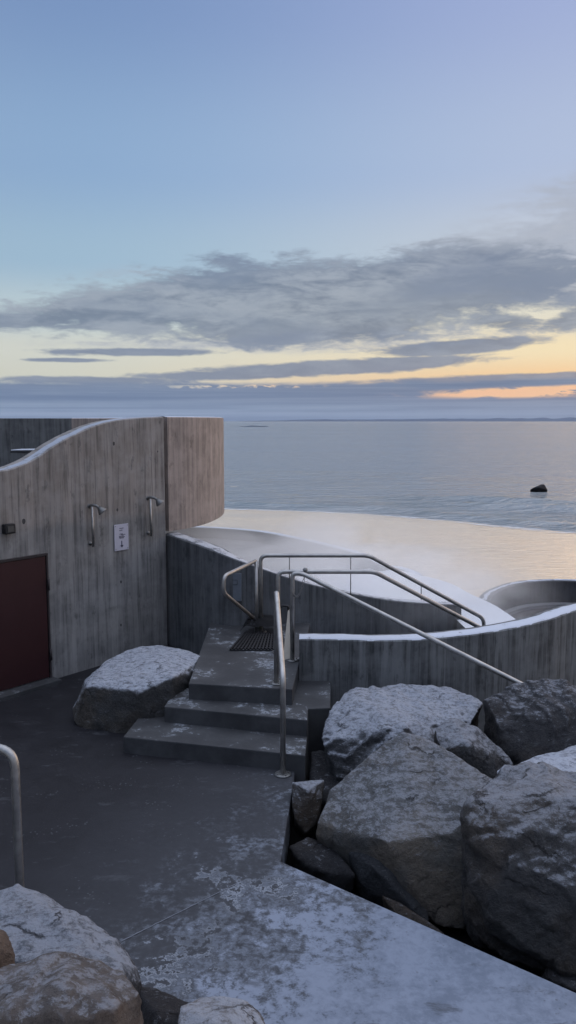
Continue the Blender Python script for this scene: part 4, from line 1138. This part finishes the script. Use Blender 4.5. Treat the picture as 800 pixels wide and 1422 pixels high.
rock('small squared brownish stone standing at the corner of the paving',
     [(405, 1085, 6.55), (450, 1083, 6.6), (446, 1110, 6.45), (440, 1140, 6.35), (425, 1158, 6.3), (410, 1140, 6.35), (404, 1110, 6.45), (428, 1096, 6.4)],
     0.22, (0.070, 0.060, 0.052), 0.62, 0.012, 7, 0.012, down=-0.3, group=BR)
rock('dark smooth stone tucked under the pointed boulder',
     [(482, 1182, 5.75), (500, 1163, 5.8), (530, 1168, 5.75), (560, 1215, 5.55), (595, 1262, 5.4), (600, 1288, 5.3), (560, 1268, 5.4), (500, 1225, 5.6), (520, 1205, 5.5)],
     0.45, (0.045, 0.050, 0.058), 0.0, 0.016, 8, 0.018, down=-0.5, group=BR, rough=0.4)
rock('low brown stone lying along the paving edge below the pointed boulder',
     [(530, 1243, 5.45), (560, 1255, 5.38), (600, 1285, 5.22), (620, 1298, 5.15), (598, 1302, 5.18), (555, 1276, 5.3)],
     0.3, (0.085, 0.070, 0.058), 0.1, 0.014, 9, 0.014, down=-0.5, group=BR)
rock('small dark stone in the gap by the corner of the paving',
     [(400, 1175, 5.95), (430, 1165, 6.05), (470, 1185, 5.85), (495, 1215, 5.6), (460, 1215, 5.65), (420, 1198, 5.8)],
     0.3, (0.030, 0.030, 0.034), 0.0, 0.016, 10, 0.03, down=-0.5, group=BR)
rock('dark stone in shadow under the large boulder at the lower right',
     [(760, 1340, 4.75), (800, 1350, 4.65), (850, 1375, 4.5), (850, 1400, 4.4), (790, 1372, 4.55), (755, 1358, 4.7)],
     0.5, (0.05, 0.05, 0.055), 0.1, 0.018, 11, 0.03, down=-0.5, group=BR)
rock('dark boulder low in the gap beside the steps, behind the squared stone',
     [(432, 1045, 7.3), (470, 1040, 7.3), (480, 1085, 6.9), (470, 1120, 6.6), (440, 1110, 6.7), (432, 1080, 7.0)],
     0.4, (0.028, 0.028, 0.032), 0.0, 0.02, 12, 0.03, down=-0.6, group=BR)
# boulder beside the steps
rock('frost-topped boulder standing between the curved wall and the steps',
     [(100, 985, 8.35), (118, 945, 8.6), (150, 915, 9.0), (190, 897, 9.35), (225, 894, 9.45), (262, 903, 9.3), (281, 912, 9.1), (275, 935, 8.7), (245, 955, 8.25), (235, 995, 8.05), (215, 1020, 8.0), (160, 1022, 8.0), (110, 1015, 8.15), (102, 1000, 8.25), (122, 952, 8.2), (195, 960, 7.95), (240, 940, 8.1)],
     0.35, (0.085, 0.086, 0.088), 1.05, 0.020, 13, 0.022, down=-0.05, group=None)
# left foreground
rock('rime covered dark boulder in front of the foreground handrail post',
     [(-60, 1262, 3.7), (0, 1236, 3.85), (25, 1224, 3.9), (60, 1240, 3.85), (105, 1272, 3.7), (150, 1300, 3.6), (190, 1335, 3.45), (196, 1370, 3.3), (180, 1400, 3.2), (100, 1420, 3.15), (-60, 1420, 3.15), (150, 1350, 3.2), (0, 1330, 3.3)],
     0.45, (0.060, 0.064, 0.075), 0.62, 0.013, 14, 0.030, down=0.0, group='boulders in the near left corner')
rock('brown grey boulder in the bottom left corner with a frosted upper edge',
     [(-30, 1355, 2.75), (10, 1343, 2.85), (80, 1330, 2.9), (135, 1333, 2.9), (172, 1348, 2.85), (196, 1378, 2.75), (190, 1440, 2.6), (180, 1500, 2.5), (-40, 1500, 2.4), (-40, 1420, 2.5), (90, 1370, 2.65), (160, 1400, 2.6)],
     0.5, (0.185, 0.150, 0.128), 0.32, 0.011, 15, 0.030, down=0.0, group='boulders in the near left corner')
rock('orange brown rounded boulder cut by the left edge of the photo',
     [(-90, 1300, 3.0), (-20, 1286, 3.05), (6, 1292, 3.05), (20, 1325, 3.0), (16, 1360, 2.95), (-40, 1380, 2.9), (-90, 1380, 2.9), (-30, 1320, 2.85)],
     0.25, (0.22, 0.155, 0.115), 0.05, 0.012, 16, 0.014, down=0.2, group='boulders in the near left corner')
rock('very dark low stone at the bottom between the brown and the frosted ones',
     [(188, 1372, 3.35), (215, 1374, 3.35), (258, 1390, 3.25), (285, 1400, 3.2), (285, 1450, 3.0), (190, 1460, 2.95), (220, 1410, 3.05)],
     0.35, (0.030, 0.030, 0.036), 0.05, 0.014, 17, 0.02, down=0.0, group='boulders in the near left corner')
rock('small frosted stone with brown right flank at the bottom edge',
     [(245, 1400, 3.0), (275, 1386, 3.08), (310, 1385, 3.08), (340, 1392, 3.05), (362, 1412, 2.98), (375, 1440, 2.9), (360, 1480, 2.75), (250, 1480, 2.7), (300, 1420, 2.85)],
     0.3, (0.150, 0.120, 0.085), 0.85, 0.012, 18, 0.02, down=0.0, group='boulders in the near left corner')
# stones off to the right, carrying the pile on past the frame
rock('dark boulder beyond the right edge of the pile', [(850, 990, 7.0), (930, 970, 7.2), (1000, 1010, 7.0), (1000, 1120, 6.3), (900, 1130, 6.1), (850, 1080, 6.4), (920, 1040, 6.3)], 0.7, (0.07, 0.07, 0.075), 0.5, 0.035, 19, 0.04, down=-0.6, group=BR)
# rock out in the sea
sr = rock('lone dark rock standing out of the sea near the beach', [(736, 680, 71), (742, 676.5, 71), (751, 672.5, 71.5), (756, 672.5, 71.5), (761, 681, 71), (748, 677, 70.7)], 1.0, (0.012, 0.012, 0.014), 0.0, 0.07, 20, 0.01, down=ZS - 0.4, chips=0, ledge=0)
sr['label'] = 'lone dark rock standing out of the sea near the beach'

# ------------------------------------------------------------------ steam over the hot pool
def steam(name, loc, scale, dens, label, seed):
    bm = bmesh.new(); bmesh.ops.create_icosphere(bm, subdivisions=3, radius=1.0)
    m_ = bpy.data.materials.new('steam'); m_.use_nodes = True; t = m_.node_tree; t.nodes.clear(); b_ = NB(t)
    tcn = b_.n('ShaderNodeTexCoord').outputs['Object']
    ln = b_.n('ShaderNodeVectorMath', operation='LENGTH'); b_.set(ln.inputs[0], tcn)
    fall = b_.ss(ln.outputs['Value'], 1.0, 0.25)
    n = b_.noise(b_.map(tcn, (1.6, 1.6, 1.0), (seed, 0, 0)), 1.6, 4, 0.55, 0.6)
    dn = b_.m('MULTIPLY', b_.m('MULTIPLY', fall, b_.ss(n, 0.38, 0.64)), dens)
    v = b_.n('ShaderNodeVolumePrincipled'); v.inputs['Color'].default_value = (0.985, 0.975, 0.965, 1); v.inputs['Anisotropy'].default_value = 0.2
    b_.set(v.inputs['Density'], dn)
    o = b_.n('ShaderNodeOutputMaterial'); b_.set(o.inputs['Volume'], v.outputs[0])
    ob = from_bm(name, bm, m_, None, True); ob.location = loc; ob.scale = scale
    return tag(ob, label, 'steam', kind='stuff')
steam('pool_steam', (0.3, 14.2, 0.72), (4.8, 4.4, 0.95), 0.55, 'warm steam drifting over the hot pool', 2)
steam('pool_steam', (2.3, 12.6, 0.35), (2.4, 2.4, 0.9), 0.55, 'thin steam at the end of the sloping wall', 7)
S.cycles.volume_bounces = 3
S.cycles.volume_step_rate = 2.0
S.cycles.volume_max_steps = 128
S.cycles.max_bounces = 5
S.cycles.diffuse_bounces = 3
S.cycles.glossy_bounces = 3

# ------------------------------------------------------------------ air between here and the far shore
bm = bmesh.new(); box(bm, (0, 12500, 127), 60000, 29000, 262)
hm = bpy.data.materials.new('haze'); hm.use_nodes = True; t = hm.node_tree; t.nodes.clear(); b_ = NB(t)
hv = b_.n('ShaderNodeVolumePrincipled'); hv.inputs['Color'].default_value = (0.80, 0.88, 1.0, 1); hv.inputs['Density'].default_value = 1.3e-5
ho = b_.n('ShaderNodeOutputMaterial'); b_.set(ho.inputs['Volume'], hv.outputs[0])
tag(from_bm('haze', bm, hm), 'thin sea haze in the air', 'haze', kind='stuff')
